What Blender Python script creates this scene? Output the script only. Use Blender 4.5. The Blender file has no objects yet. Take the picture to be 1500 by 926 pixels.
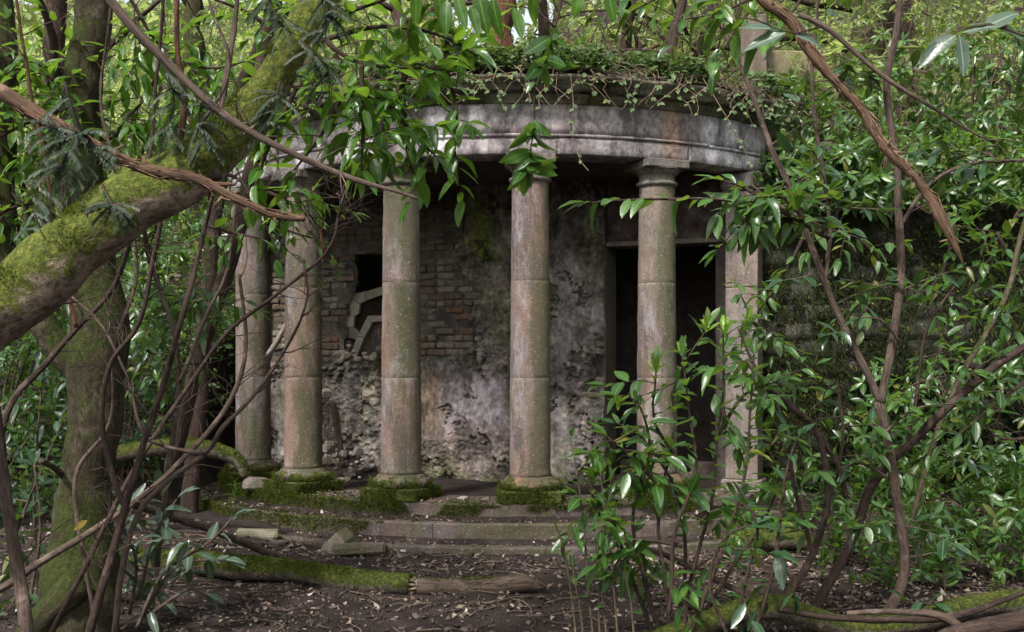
import bpy, math, random
import numpy as np
from mathutils import Vector, Matrix, Quaternion
from math import sin, cos, pi, radians as R
random.seed(7); rng = np.random.default_rng(7)
S = bpy.context.scene
COL = S.collection

# ------------------------------------------------------------------ camera, sky, sun, exposure
F = 1616.0; HZ = 541.0; EYE = 1.22
cd = bpy.data.cameras.new('camera'); cam = bpy.data.objects.new('camera', cd); COL.objects.link(cam)
cam.location = (0, 0, EYE); cam.rotation_euler = (R(90), 0, 0)
cd.sensor_width = 36; cd.lens = 36*F/1500; cd.shift_y = (HZ-463)/1500; cd.clip_end = 500; cd.clip_start = .05
S.camera = cam
W = bpy.data.worlds.new('World'); S.world = W; W.use_nodes = True
wn = W.node_tree.nodes; wl = W.node_tree.links
bg = wn['Background']; sky = wn.new('ShaderNodeTexSky'); sky.sky_type = 'NISHITA'; sky.sun_disc = False
SUN_EL, SUN_ROT = R(50), R(212)
sky.sun_elevation = SUN_EL; sky.sun_rotation = SUN_ROT; sky.dust_density = 4; sky.air_density = 1.2; sky.ozone_density = .6
hs = wn.new('ShaderNodeHueSaturation'); hs.inputs['Saturation'].default_value = .3
wl.new(sky.outputs[0], hs.inputs['Color']); wl.new(hs.outputs[0], bg.inputs[0]); bg.inputs[1].default_value = .12
sl = bpy.data.lights.new('sun', 'SUN'); sl.energy = 3.2; sl.angle = R(8); sl.color = (1, .96, .9)
so = bpy.data.objects.new('sun', sl); COL.objects.link(so)
sd = Vector((sin(SUN_ROT)*cos(SUN_EL), cos(SUN_ROT)*cos(SUN_EL), sin(SUN_EL)))
so.rotation_euler = sd.to_track_quat('Z', 'Y').to_euler(); so.location = (0, 0, 20)
S.view_settings.view_transform = 'Standard'; S.view_settings.look = 'None'; S.view_settings.gamma = 1
S.view_settings.exposure = 1.22
S.cycles.max_bounces = 6; S.cycles.diffuse_bounces = 2; S.cycles.transparent_max_bounces = 8
S.cycles.sample_clamp_indirect = 4

# ------------------------------------------------------------------ helpers
def P(px, py, Y): return Vector(((px-750)/F*Y, Y, EYE+(HZ-py)/F*Y))

def hsh(ix, iy, iz, s):
    n = (ix.astype(np.int64)*374761393 + iy.astype(np.int64)*668265263 + iz.astype(np.int64)*2147483647 + s*974711) & 0x7fffffff
    n = ((n ^ (n >> 13))*1274126177) & 0x7fffffff
    n = (n ^ (n >> 16)) & 0x7fffffff
    return n/0x7fffffff*2-1
def vnoise(x, y, z=0.0, s=0):
    x, y, z = np.broadcast_arrays(np.asarray(x, float), np.asarray(y, float), np.asarray(z, float))
    xi, yi, zi = np.floor(x), np.floor(y), np.floor(z)
    fx, fy, fz = x-xi, y-yi, z-zi
    fx, fy, fz = [f*f*(3-2*f) for f in (fx, fy, fz)]
    r = 0
    for a in (0, 1):
        for b in (0, 1):
            for c in (0, 1):
                r = r + hsh(xi+a, yi+b, zi+c, s)*(fx if a else 1-fx)*(fy if b else 1-fy)*(fz if c else 1-fz)
    return r
def fbm(x, y, z=0.0, s=0, o=4):
    r = 0; a = 1; t = 0
    for i in range(o):
        k = 2.03**i
        r = r + a*vnoise(np.asarray(x)*k+i*7.3, np.asarray(y)*k+i*3.1, np.asarray(z)*k+i*1.7, s+i); t += a; a *= .5
    return r/t
def sst(a, b, x):
    t = np.clip((x-a)/(b-a), 0, 1); return t*t*(3-2*t)

ORG = {}; TCS = {}
def org(p):
    return ORG.get(p.name, Vector((0, 0, 0))) if p else Vector((0, 0, 0))
def thing(name, label, cat, loc=(0, 0, 0), group=None):
    o = bpy.data.objects.new(name, None); COL.objects.link(o); o.location = loc; o.empty_display_size = .1
    o['label'] = label; o['category'] = cat
    if group: o['group'] = group
    ORG[o.name] = Vector(loc); return o
def tag(o, label, cat, group=None, kind=None):
    o['label'] = label; o['category'] = cat
    if group: o['group'] = group
    if kind: o['kind'] = kind
    return o
def npmesh(name, V, Fc, mat, parent=None, smooth=True, col=None, kind=None):
    """V (n,3) world coordinates; Fc (m,k) array or list of tuples"""
    tc = TCS.pop((len(V), round(float(V[0][0]), 5), round(float(V[-1][2]), 5)), None)
    V = np.asarray(V, np.float32).reshape(-1, 3).copy()
    o0 = org(parent); V -= np.array(o0, np.float32)
    m = bpy.data.meshes.new(name)
    if isinstance(Fc, np.ndarray):
        k = Fc.shape[1]; nf = len(Fc)
        m.vertices.add(len(V)); m.vertices.foreach_set('co', V.ravel())
        m.loops.add(nf*k); m.loops.foreach_set('vertex_index', Fc.ravel().astype(np.int32))
        m.polygons.add(nf); m.polygons.foreach_set('loop_start', np.arange(0, nf*k, k, dtype=np.int32))
        m.update(calc_edges=True)
    else:
        m.from_pydata([tuple(map(float, v)) for v in V], [], [tuple(f) for f in Fc]); m.update()
    if smooth: m.polygons.foreach_set('use_smooth', np.ones(len(m.polygons), bool))
    if col is not None:
        a = m.color_attributes.new('Col', 'FLOAT_COLOR', 'POINT')
        c = np.ones((len(V), 4), np.float32); c[:, :3] = col; a.data.foreach_set('color', c.ravel())
    if tc is not None: m.attributes.new('TC', 'FLOAT_VECTOR', 'POINT').data.foreach_set('vector', tc.astype(np.float32).ravel())
    if mat: m.materials.append(mat)
    o = bpy.data.objects.new(name, m); COL.objects.link(o)
    if parent: o.parent = parent; ORG[o.name] = o0
    if kind: o['kind'] = kind
    return o
class MB:
    def __init__(s): s.v = []; s.f = []; s.n = 0
    def add(s, V, Fc):
        V = np.asarray(V, float).reshape(-1, 3); s.v.append(V); s.f += [tuple(int(i)+s.n for i in f) for f in Fc]; s.n += len(V)
    def build(s, name, mat, parent=None, smooth=True, kind=None):
        return npmesh(name, np.concatenate(s.v), s.f, mat, parent, smooth, kind=kind)

def smooth_path(pts, rad, step=.05):
    pts = [np.array(p, float) for p in pts]; n = len(pts)
    out, ro = [], []
    for i in range(n-1):
        p0, p1, p2, p3 = pts[max(i-1, 0)], pts[i], pts[i+1], pts[min(i+2, n-1)]
        L = np.linalg.norm(p2-p1); k = max(1, int(L/step))
        for j in range(k):
            t = j/k
            out.append(.5*((2*p1)+(-p0+p2)*t+(2*p0-5*p1+4*p2-p3)*t*t+(-p0+3*p1-3*p2+p3)*t**3))
            ro.append(rad[i]*(1-t)+rad[i+1]*t)
    out.append(pts[-1]); ro.append(rad[-1])
    return np.array(out), np.array(ro)
def tube(path, rad, sides=8, rough=.0, rscale=8., cap=True, seed=0, wob=0., lump=0.):
    """swept tube -> V,F"""
    path = np.array(path, float); n = len(path)
    if wob:
        s = np.concatenate([[0], np.cumsum(np.linalg.norm(np.diff(path, axis=0), axis=1))])*3.2+seed*13.7
        w = np.stack([fbm(s, seed+1.3, 0, 1, 2), fbm(s, seed+2.3, 0, 2, 2), fbm(s, seed+3.3, 0, 3, 2)], 1)*1.5
        e = np.minimum(1, np.arange(n)/3.)[:, None]
        path = path+w*wob*e
    T = np.gradient(path, axis=0); T /= np.linalg.norm(T, axis=1)[:, None]+1e-9
    up = np.array([0, 0, 1.]) if abs(T[0][2]) < .9 else np.array([1., 0, 0])
    a = np.linspace(0, 2*pi, sides, endpoint=False)
    V = np.zeros((n, sides, 3)); N = None
    for i in range(n):
        if N is None: N = up-T[i]*up.dot(T[i])
        else: N = N-T[i]*N.dot(T[i])
        N /= np.linalg.norm(N)+1e-9
        B = np.cross(T[i], N)
        V[i] = path[i]+rad[i]*(np.cos(a)[:, None]*N+np.sin(a)[:, None]*B)
    if rough or lump:
        d = V-path[:, None, :]
        k = 0
        if rough: k = rough*fbm(V[..., 0]*rscale, V[..., 1]*rscale, V[..., 2]*rscale, seed, 3)
        if lump: k = k+lump*vnoise(V[..., 0]*rscale*.3, V[..., 1]*rscale*.3, V[..., 2]*rscale*.3, seed+5)
        V = V+d*np.asarray(k)[..., None]
    V = V.reshape(-1, 3)
    sl_ = np.concatenate([[0], np.cumsum(np.linalg.norm(np.diff(path, axis=0), axis=1))]); rr0 = np.asarray(rad, float)
    tc = np.stack([np.cos(a)[None]*rr0[:, None], np.sin(a)[None]*rr0[:, None], np.repeat(sl_[:, None], sides, 1)], -1).reshape(-1, 3)
    TCS[(len(V), round(float(V[0, 0]), 5), round(float(V[-1, 2]), 5))] = tc
    Fc = []
    for i in range(n-1):
        for j in range(sides):
            k = (j+1) % sides
            Fc.append((i*sides+j, i*sides+k, (i+1)*sides+k, (i+1)*sides+j))
    if cap:
        Fc.append(tuple(range(sides-1, -1, -1))); Fc.append(tuple((n-1)*sides+j for j in range(sides)))
    return V, Fc
def box(c, sx, sy, sz, rot=None, jit=0., bev=0.):
    """box verts/faces; rot = 3x3 or angle about z"""
    if bev:
        b = min(bev, sx*.3, sy*.3, sz*.3)
        xs, ys, zs = sx/2, sy/2, sz/2
        V = []
        for X in (-1, 1):
            for Y in (-1, 1):
                for Z in (-1, 1):
                    V += [(X*xs, Y*(ys-b), Z*(zs-b)), (X*(xs-b), Y*ys, Z*(zs-b)), (X*(xs-b), Y*(ys-b), Z*zs)]
        V = np.array(V, float)
        def I(X, Y, Z, k): return (((X > 0)*2+(Y > 0))*2+(Z > 0))*3+k
        Fc = [(I(1,-1,-1,0), I(1,1,-1,0), I(1,1,1,0), I(1,-1,1,0)), (I(-1,-1,-1,0), I(-1,-1,1,0), I(-1,1,1,0), I(-1,1,-1,0)),
              (I(-1,1,-1,1), I(-1,1,1,1), I(1,1,1,1), I(1,1,-1,1)), (I(-1,-1,-1,1), I(1,-1,-1,1), I(1,-1,1,1), I(-1,-1,1,1)),
              (I(-1,-1,1,2), I(1,-1,1,2), I(1,1,1,2), I(-1,1,1,2)), (I(-1,-1,-1,2), I(-1,1,-1,2), I(1,1,-1,2), I(1,-1,-1,2))]
        for A in (-1, 1):
            for B in (-1, 1):
                Fc.append((I(A,B,-1,0), I(A,B,-1,1), I(A,B,1,1), I(A,B,1,0)) if A*B < 0 else (I(A,B,-1,0), I(A,B,1,0), I(A,B,1,1), I(A,B,-1,1))[::-1] if False else (I(A,B,-1,0), I(A,B,-1,1), I(A,B,1,1), I(A,B,1,0)))
                Fc.append((I(A,-1,B,0), I(A,1,B,0), I(A,1,B,2), I(A,-1,B,2)))
                Fc.append((I(-1,A,B,1), I(1,A,B,1), I(1,A,B,2), I(-1,A,B,2)))
        for A in (-1, 1):
            for B in (-1, 1):
                for C in (-1, 1): Fc.append((I(A,B,C,0), I(A,B,C,1), I(A,B,C,2)))
    else:
        V = np.array([(x*sx/2, y*sy/2, z*sz/2) for x in (-1, 1) for y in (-1, 1) for z in (-1, 1)], float)
        Fc = [(0,1,3,2), (4,6,7,5), (0,4,5,1), (2,3,7,6), (0,2,6,4), (1,5,7,3)]
    if jit: V = V+rng.uniform(-jit, jit, V.shape)
    if rot is not None:
        if not hasattr(rot, '__len__'): rot = np.array([[cos(rot), -sin(rot), 0], [sin(rot), cos(rot), 0], [0, 0, 1]])
        V = V@np.array(rot).T
    return V+np.array(c), Fc
def euler(a, b, c): 
    return np.array(Matrix.Rotation(c, 3, 'Z')@Matrix.Rotation(b, 3, 'Y')@Matrix.Rotation(a, 3, 'X'))
def rock(c, sx, sy, sz, seed, ang=.35, n=2):
    """angular broken stone: icosphere cut by random planes"""
    t = (1+5**.5)/2
    V = np.array([(-1,t,0),(1,t,0),(-1,-t,0),(1,-t,0),(0,-1,t),(0,1,t),(0,-1,-t),(0,1,-t),(t,0,-1),(t,0,1),(-t,0,-1),(-t,0,1)], float)
    Fc = [(0,11,5),(0,5,1),(0,1,7),(0,7,10),(0,10,11),(1,5,9),(5,11,4),(11,10,2),(10,7,6),(7,1,8),(3,9,4),(3,4,2),(3,2,6),(3,6,8),(3,8,9),(4,9,5),(2,4,11),(6,2,10),(8,6,7),(9,8,1)]
    V = [v/np.linalg.norm(v) for v in V]
    for _ in range(n-1):
        mid = {}; nf = []
        def m(a, b):
            k = (min(a, b), max(a, b))
            if k not in mid: v = V[a]+V[b]; V.append(v/np.linalg.norm(v)); mid[k] = len(V)-1
            return mid[k]
        for a, b, d in Fc:
            x, y, z = m(a, b), m(b, d), m(d, a); nf += [(a, x, z), (b, y, x), (d, z, y), (x, y, z)]
        Fc = nf
    V = np.array(V); r = np.random.default_rng(seed)
    for _ in range(9):
        nrm = r.normal(size=3); nrm /= np.linalg.norm(nrm); d = r.uniform(.45, .8)
        s = V@nrm; V = V-np.maximum(s-d, 0)[:, None]*nrm
    V = V*np.array([sx, sy, sz])*.62
    V = V@euler(r.uniform(-ang, ang), r.uniform(-ang, ang), r.uniform(0, 6.3)).T
    return V+np.array(c), Fc

# ------------------------------------------------------------------ materials
def newmat(name):
    m = bpy.data.materials.new(name); m.use_nodes = True
    nt = m.node_tree; b = nt.nodes['Principled BSDF']; b.inputs['Specular IOR Level'].default_value = .12; return m, nt, b
class NT:
    def __init__(s, nt, obj=True):
        s.nt = nt; s.base = None
        s.geo = nt.nodes.new('ShaderNodeNewGeometry')
    def noise(s, sc, det=6, rough=.6, vec=None, dist=0):
        n = s.nt.nodes.new('ShaderNodeTexNoise'); n.inputs['Scale'].default_value = sc; n.inputs['Detail'].default_value = det
        n.inputs['Roughness'].default_value = rough; n.inputs['Distortion'].default_value = dist
        s.nt.links.new(vec or s.base or s.geo.outputs['Position'], n.inputs['Vector']); return n.outputs[0]
    def vor(s, sc, vec=None, feat='F1', out=0):
        n = s.nt.nodes.new('ShaderNodeTexVoronoi'); n.inputs['Scale'].default_value = sc; n.feature = feat
        s.nt.links.new(vec or s.geo.outputs['Position'], n.inputs['Vector']); return n.outputs[out]
    def stretch(s, x, y, z):
        n = s.nt.nodes.new('ShaderNodeMapping'); n.inputs['Scale'].default_value = (x, y, z)
        s.nt.links.new(s.base or s.geo.outputs['Position'], n.inputs[0]); return n.outputs[0]
    def ramp(s, fac, stops):
        n = s.nt.nodes.new('ShaderNodeValToRGB'); e = n.color_ramp.elements
        while len(e) < len(stops): e.new(.5)
        for i, (p, c) in enumerate(stops):
            e[i].position = p; e[i].color = (c, c, c, 1) if not hasattr(c, '__len__') else (*c, 1)
        s.nt.links.new(fac, n.inputs[0]); return n.outputs[0]
    def mix(s, fac, a, b, mode='MIX'):
        n = s.nt.nodes.new('ShaderNodeMix'); n.data_type = 'RGBA'; n.blend_type = mode
        for i, v in ((0, fac), (6, a), (7, b)):
            if hasattr(v, 'links'): s.nt.links.new(v, n.inputs[i])
            elif hasattr(v, '__len__'): n.inputs[i].default_value = (*v, 1)
            else: n.inputs[i].default_value = v if i == 0 else (v, v, v, 1)
        return n.outputs[2]
    def math(s, op, a, b=0.):
        n = s.nt.nodes.new('ShaderNodeMath'); n.operation = op
        for i, v in ((0, a), (1, b)):
            if hasattr(v, 'links'): s.nt.links.new(v, n.inputs[i])
            else: n.inputs[i].default_value = v
        return n.outputs[0]
    def nz(s):
        n = s.nt.nodes.new('ShaderNodeSeparateXYZ'); s.nt.links.new(s.geo.outputs['Normal'], n.inputs[0]); return n.outputs[2]
    def pz(s, i=2):
        n = s.nt.nodes.new('ShaderNodeSeparateXYZ'); s.nt.links.new(s.geo.outputs['Position'], n.inputs[0]); return n.outputs[i]
    def rnd(s):
        n = s.nt.nodes.new('ShaderNodeObjectInfo'); a = s.math('ADD', n.outputs['Random'], s.geo.outputs['Random Per Island'])
        return s.math('FRACT', a)
    def bump(s, h, st, dist, b):
        n = s.nt.nodes.new('ShaderNodeBump'); n.inputs['Strength'].default_value = st; n.inputs['Distance'].default_value = dist
        s.nt.links.new(h, n.inputs['Height']); s.nt.links.new(n.outputs[0], b.inputs['Normal'])
    def link(s, a, b): s.nt.links.new(a, b)

MOSS = [(.34, (.012, .016, .005)), (.5, (.042, .055, .010)), (.64, (.115, .13, .02))]
def m_stone(name, base, spread, green=.4, mossz=None, pit=1., pale=.25, streak=.5, rust=.8):
    m, nt, b = newmat(name); g = NT(nt)
    oi = nt.nodes.new('ShaderNodeObjectInfo'); sc_ = nt.nodes.new('ShaderNodeVectorMath'); sc_.operation = 'MULTIPLY_ADD'; cx_ = nt.nodes.new('ShaderNodeCombineXYZ')
    for i in range(3): g.link(oi.outputs['Random'], cx_.inputs[i])
    g.link(cx_.outputs[0], sc_.inputs[0]); sc_.inputs[1].default_value = (.12, .15, .1) ; g.link(g.geo.outputs['Position'], sc_.inputs[2]); g.base = sc_.outputs[0]
    c = g.ramp(g.noise(1.7, 8, .65), [(.3, tuple(x*(1-spread) for x in base)), (.5, base), (.72, tuple(min(1, x*(1+spread)) for x in base))])
    c = g.mix(g.ramp(g.noise(1.3, 6, .7, g.stretch(1, 1, .6), dist=.6), [(.44, 0), (.53, rust)]), c, (.26, .15, .10))
    c = g.mix(g.ramp(g.noise(1.6, 6, .7, g.stretch(1.3, 1.3, .5), dist=.3), [(.48, 0), (.55, rust*.9)]), c, (.20, .165, .175))
    c = g.mix(g.ramp(g.noise(2.2, 8, .75, g.stretch(1.4, 1.4, .3)), [(.50, 0), (.57, streak)]), c, (.06, .06, .055))
    c = g.mix(g.ramp(g.noise(3.2, 8, .8, g.stretch(1.2, 1.2, .45)), [(.53, 0), (.60, pale)]), c, (.40, .38, .40))
    nx_ = nt.nodes.new('ShaderNodeSeparateXYZ'); g.link(g.geo.outputs['Normal'], nx_.inputs[0])      # algae, thicker to the right; columns' shaded side put into the colour
    f = g.math('ADD', g.noise(1.1, 7, .65, g.stretch(2, 2, .5)), g.math('MULTIPLY', nx_.outputs[0], .1))
    c = g.mix(g.ramp(f, [(.46, 0), (.56, green)]), c, (.075, .088, .03))
    c = g.mix(g.ramp(g.noise(75, 4, .7), [(.36, .7), (.47, 0)]), c, tuple(x*.3 for x in base))
    c = g.mix(g.ramp(g.noise(48, 3, .6), [(.62, 0), (.68, .55)]), c, (.42, .38, .35))
    c = g.mix(g.ramp(g.noise(14, 6, .75), [(.35, .35), (.55, 0)]), c, tuple(x*.4 for x in base))
    if mossz:
        f = g.math('ADD', g.math('MULTIPLY', g.math('SUBTRACT', mossz, g.pz()), 5.), g.math('MULTIPLY', g.math('SUBTRACT', g.noise(9, 6, .7), .5), 5.))
        f = g.ramp(f, [(0, 0), (.25, .95)])
        c = g.mix(f, c, g.ramp(g.noise(40, 6, .8), MOSS))
    c = g.mix(1, c, g.ramp(oi.outputs['Random'], [(0, (.92, .92, .92)), (.5, (1, .97, .95)), (1, (.97, .94, 1.))]), 'MULTIPLY')
    g.link(c, b.inputs['Base Color']); b.inputs['Roughness'].default_value = .92
    h = g.math('ADD', g.math('MULTIPLY', g.noise(16, 8, .75), 1.), g.math('MULTIPLY', g.noise(85, 5, .8), .7*pit))
    g.bump(h, 1., .016, b); return m
def m_vcol(name, bumpsc=60, dist=.01):
    m, nt, b = newmat(name); g = NT(nt)
    a = nt.nodes.new('ShaderNodeAttribute'); a.attribute_name = 'Col'
    c = g.mix(1, a.outputs[0], g.ramp(g.noise(22, 8, .7), [(.25, .45), (.5, 1.), (.75, 1.5)]), 'MULTIPLY')
    c = g.mix(g.ramp(g.noise(55, 4, .6), [(.62, 0), (.7, .35)]), c, (.4, .39, .4))
    c = g.mix(1, c, g.ramp(g.noise(5, 9, .78, g.stretch(1, 1, .5)), [(.40, .45), (.5, 1.), (.6, 1.45)]), 'MULTIPLY')
    c = g.mix(g.ramp(g.noise(9, 8, .8), [(.56, 0), (.61, .55)]), c, (.075, .066, .06))
    g.link(c, b.inputs['Base Color']); b.inputs['Roughness'].default_value = .93
    g.bump(g.noise(bumpsc, 6, .7), .7, dist, b); return m
def m_bark(name, dark, light, moss=0., sc=30, fib=.12, mr=MOSS):
    m, nt, b = newmat(name); g = NT(nt)
    at = nt.nodes.new('ShaderNodeAttribute'); at.attribute_name = 'TC'
    mp = nt.nodes.new('ShaderNodeMapping'); mp.inputs['Scale'].default_value = (1, 1, fib); g.link(at.outputs['Vector'], mp.inputs[0])
    ad = nt.nodes.new('ShaderNodeVectorMath'); ad.operation = 'MULTIPLY_ADD'; ad.inputs[1].default_value = (.06,)*3
    g.link(g.geo.outputs['Position'], ad.inputs[0]); g.link(mp.outputs[0], ad.inputs[2]); vec = ad.outputs[0]
    n = g.noise(sc, 8, .75, vec, dist=.6); n2 = g.noise(sc*3, 5, .7, vec)
    c = g.ramp(n, [(.34, dark), (.48, tuple((x+y)/2 for x, y in zip(dark, light))), (.62, light)])
    c = g.mix(g.ramp(n2, [(.35, .75), (.5, 0)]), c, tuple(x*.45 for x in dark))
    c = g.mix(g.ramp(g.noise(6, 7, .75), [(.54, 0), (.64, .55)]), c, tuple(min(1, x*1.5+.03) for x in light))
    if moss:
        f = g.math('ADD', g.math('MULTIPLY', g.nz(), .36), g.math('ADD', g.math('MULTIPLY', g.noise(3.5, 8, .8), .7), g.math('MULTIPLY', g.noise(22, 6, .8), .3)))
        f = g.ramp(f, [(.62-moss*.3, 0), (.68-moss*.3, .95)])
        c = g.mix(f, c, g.ramp(g.noise(38, 7, .8), mr))
    g.link(c, b.inputs['Base Color']); b.inputs['Roughness'].default_value = .9
    h = g.math('ADD', g.math('MULTIPLY', n, 1.2), g.math('MULTIPLY', n2, .5))
    if moss: h = g.math('ADD', h, g.math('MULTIPLY', g.noise(60, 4, .8), .5))
    g.bump(h, 1., .02, b); return m
def m_leaf(name, cols, rough=.3, trans=.3, tcol=(.25, .42, .03), spec=.6):
    m, nt, b = newmat(name); g = NT(nt)
    k = len(cols); rn_ = g.rnd(); c = g.ramp(rn_, [(i/(k-1) if k > 1 else 0, cc) for i, cc in enumerate(cols)])
    c = g.mix(g.ramp(g.math('FRACT', g.math('MULTIPLY', rn_, 13.7)), [(.95, 0), (.965, .8)]), c, (.24, .2, .035))
    c = g.mix(g.ramp(g.math('FRACT', g.math('MULTIPLY', rn_, 7.3)), [(.5, .35), (1., 0)]), c, tuple(x*.4 for x in cols[1 % k]))
    c = g.mix(g.ramp(g.noise(25, 3), [(.35, .0), (.7, .45)]), c, tuple(x*.55 for x in cols[0]))
    ma = nt.nodes.new('ShaderNodeAttribute'); ma.attribute_name = 'mid'; c = g.mix(g.ramp(ma.outputs['Fac'], [(.86, 0), (.93, .55)]), c, tuple(min(1, x*2.2+.03) for x in cols[1 % k]))
    g.link(c, b.inputs['Base Color']); b.inputs['Roughness'].default_value = rough
    b.inputs['Specular IOR Level'].default_value = spec
    g.bump(g.noise(70, 2), .35, .004, b)
    t = nt.nodes.new('ShaderNodeBsdfTranslucent'); tc = g.mix(.6, c, tcol)
    g.link(tc, t.inputs[0]); mx = nt.nodes.new('ShaderNodeMixShader'); mx.inputs[0].default_value = trans
    g.link(b.outputs[0], mx.inputs[1]); g.link(t.outputs[0], mx.inputs[2]); g.link(mx.outputs[0], nt.nodes['Material Output'].inputs[0])
    return m
def m_simple(name, stops, sc=20, rough=.9, island=False, bsc=60, bd=.006):
    m, nt, b = newmat(name); g = NT(nt)
    c = g.ramp(g.rnd() if island else g.noise(sc, 6, .7), stops)
    if island: c = g.mix(g.ramp(g.noise(sc, 5, .7), [(.35, .6), (.6, 0)]), c, (.06, .05, .045))
    g.link(c, b.inputs['Base Color']); b.inputs['Roughness'].default_value = rough
    g.bump(g.noise(bsc, 5, .7), .7, bd, b); return m

M = {}
M['column'] = m_stone('column_sandstone', (.235, .19, .16), .3, green=.65, mossz=.16, streak=.6, pale=.5, rust=.5)
M['base'] = m_stone('mossy_base_stone', (.15, .13, .11), .3, green=.6, mossz=.22)
M['capital'] = m_stone('capital_stone', (.22, .205, .18), .3, green=.6, streak=.8, pale=.2, rust=.3)
M['step'] = m_stone('step_stone', (.115, .092, .086), .35, green=.5, streak=.6, pale=.15, rust=.15)
M['pier'] = m_stone('pier_stone', (.23, .20, .175), .25, green=.5, rust=.3, streak=.6)
M['bark'] = m_bark('smooth_bark', (.045, .032, .027), (.13, .095, .075), 0)
M['bark_dark'] = m_bark('dark_bark', (.022, .016, .014), (.075, .05, .04), 0)
M['bark_red'] = m_bark('red_brown_bark', (.05, .022, .014), (.13, .062, .04), 0)
M['bark_olive'] = m_bark('olive_bark', (.05, .04, .028), (.14, .11, .075), .15)
M['dead'] = m_bark('peeling_dead_bark', (.045, .026, .018), (.23, .145, .095), 0, sc=55, fib=.09)
M['limb'] = m_bark('mossy_limb_bark', (.06, .046, .034), (.32, .25, .185), 1.0, sc=16, fib=.6, mr=[(.34, (.018, .026, .006)), (.5, (.065, .085, .013)), (.64, (.17, .19, .03))])  # bark and moss brightened: sky light put into the colour
M['trunk_moss'] = m_bark('mossy_trunk_bark', (.018, .016, .01), (.07, .058, .034), .42, sc=16, fib=.4, mr=[(.32, (.012, .016, .005)), (.5, (.03, .04, .01)), (.68, (.065, .08, .016))])  # moss ramp darkened: shade on the near trunk put into the colour
M['log'] = m_bark('mossy_log_bark', (.03, .025, .02), (.13, .11, .08), .55, sc=22, fib=1)
M['cut'] = m_simple('broken_wood', [(.3, (.12, .08, .05)), (.7, (.3, .22, .15))], 40)
M['leaf_fg'] = m_leaf('laurel_leaf_green', [(.02, .06, .012), (.04, .105, .018), (.08, .18, .028), (.03, .08, .022)], .32, .32)
M['leaf_lit'] = m_leaf('laurel_leaf_backlit', [(.035, .10, .012), (.05, .14, .015), (.09, .2, .02), (.04, .11, .02)], .34, .45)
M['leaf_dark'] = m_leaf('laurel_leaf_dark', [(.014, .04, .014), (.025, .065, .024), (.035, .08, .035)], .32, .18)
M['leaf_bg'] = m_leaf('laurel_leaf_bright', [(.025, .07, .018), (.06, .135, .03), (.11, .21, .045), (.045, .11, .04)], .33, .35)
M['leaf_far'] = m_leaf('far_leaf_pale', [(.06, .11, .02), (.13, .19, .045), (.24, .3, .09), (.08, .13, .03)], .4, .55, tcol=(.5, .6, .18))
M['leaf_new'] = m_leaf('new_growth_leaf', [(.12, .24, .02), (.17, .3, .03)], .35, .4)
M['leaf_grey'] = m_leaf('grey_green_leaf', [(.05, .085, .055), (.08, .12, .08), (.035, .06, .035)], .3, .1)
M['yew'] = m_leaf('yew_needle', [(.010, .028, .010), (.02, .045, .018)], .6, .1)
M['ivy'] = m_leaf('ivy_leaf', [(.035, .07, .02), (.08, .14, .045), (.16, .21, .08)], .55, .2, spec=.3)
M['vine'] = m_bark('ivy_stem_bark', (.09, .065, .045), (.27, .2, .14), 0)
M['litter'] = m_simple('dead_leaves', [(0, (.045, .03, .025)), (.4, (.10, .07, .055)), (.7, (.17, .12, .09)), (.9, (.27, .21, .16)), (1, (.42, .37, .32))], 25, .75, True)
M['yellow'] = m_leaf('yellow_leaf', [(.4, .26, .03), (.45, .3, .05)], .45, .3, tcol=(.6, .4, .05))
def m_brick():
    m, nt, b = newmat('old_brick'); g = NT(nt)
    c = g.ramp(g.rnd(), [(0, (.15, .105, .08)), (.25, (.22, .165, .125)), (.5, (.27, .23, .175)), (.75, (.31, .28, .22)), (.9, (.17, .15, .12)), (.95, (.22, .09, .06)), (1, (.34, .32, .28))])
    c = g.mix(g.ramp(g.noise(14, 7, .8), [(.38, .7), (.52, 0)]), c, (.06, .052, .04))
    c = g.mix(g.ramp(g.noise(1.6, 6, .7), [(.45, 0), (.6, .6)]), c, (.085, .085, .045))
    c = g.mix(g.ramp(g.noise(30, 5, .8), [(.58, 0), (.68, .6)]), c, (.30, .28, .25))
    zt = g.ramp(g.math('MULTIPLY', g.pz(), .3), [(.68, 0), (.95, .6)]); c = g.mix(zt, c, (.045, .042, .034))  # bricks darken upward: shade under the ceiling put into the colour
    g.link(c, b.inputs['Base Color']); b.inputs['Roughness'].default_value = .95
    g.bump(g.math('ADD', g.noise(28, 6, .8), g.noise(90, 4, .8)), 1., .02, b); return m
M['brick'] = m_brick()
M['clod'] = m_simple('soil_clods', [(0, (.03, .022, .02)), (.6, (.07, .052, .045)), (.9, (.12, .095, .08)), (1, (.24, .21, .19))], 25, .9, True)
M['rubble'] = m_simple('pale_rubble', [(0, (.16, .13, .11)), (.5, (.30, .26, .24)), (.8, (.45, .40, .38)), (1, (.2, .12, .09))], 25, .9, True)
M['slab'] = m_stone('lichen_slab', (.25, .235, .17), .25, green=.6, streak=.3, rust=.2)
M['slab_pale'] = m_stone('pale_slab_edge', (.40, .385, .30), .3, green=.45, streak=.3, rust=.1, pale=.5)
M['parapet'] = m_stone('parapet_stone', (.24, .22, .11), .3, green=.8, streak=.4, rust=.2)
M['void'] = m_simple('shaded_hollow', [(.3, (.012, .010, .008)), (.7, (.035, .027, .02))], 14)  # near-black face: the slab's shadowed inside put into the colour
M['mossblade'] = m_leaf('moss_blade', [(.02, .03, .006), (.055, .07, .011), (.13, .145, .024)], .8, .2, spec=.1)
M['mossdark'] = m_leaf('dark_hanging_moss', [(.012, .016, .007), (.025, .032, .012), (.045, .05, .022)], .9, .1, spec=.05)
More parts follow.
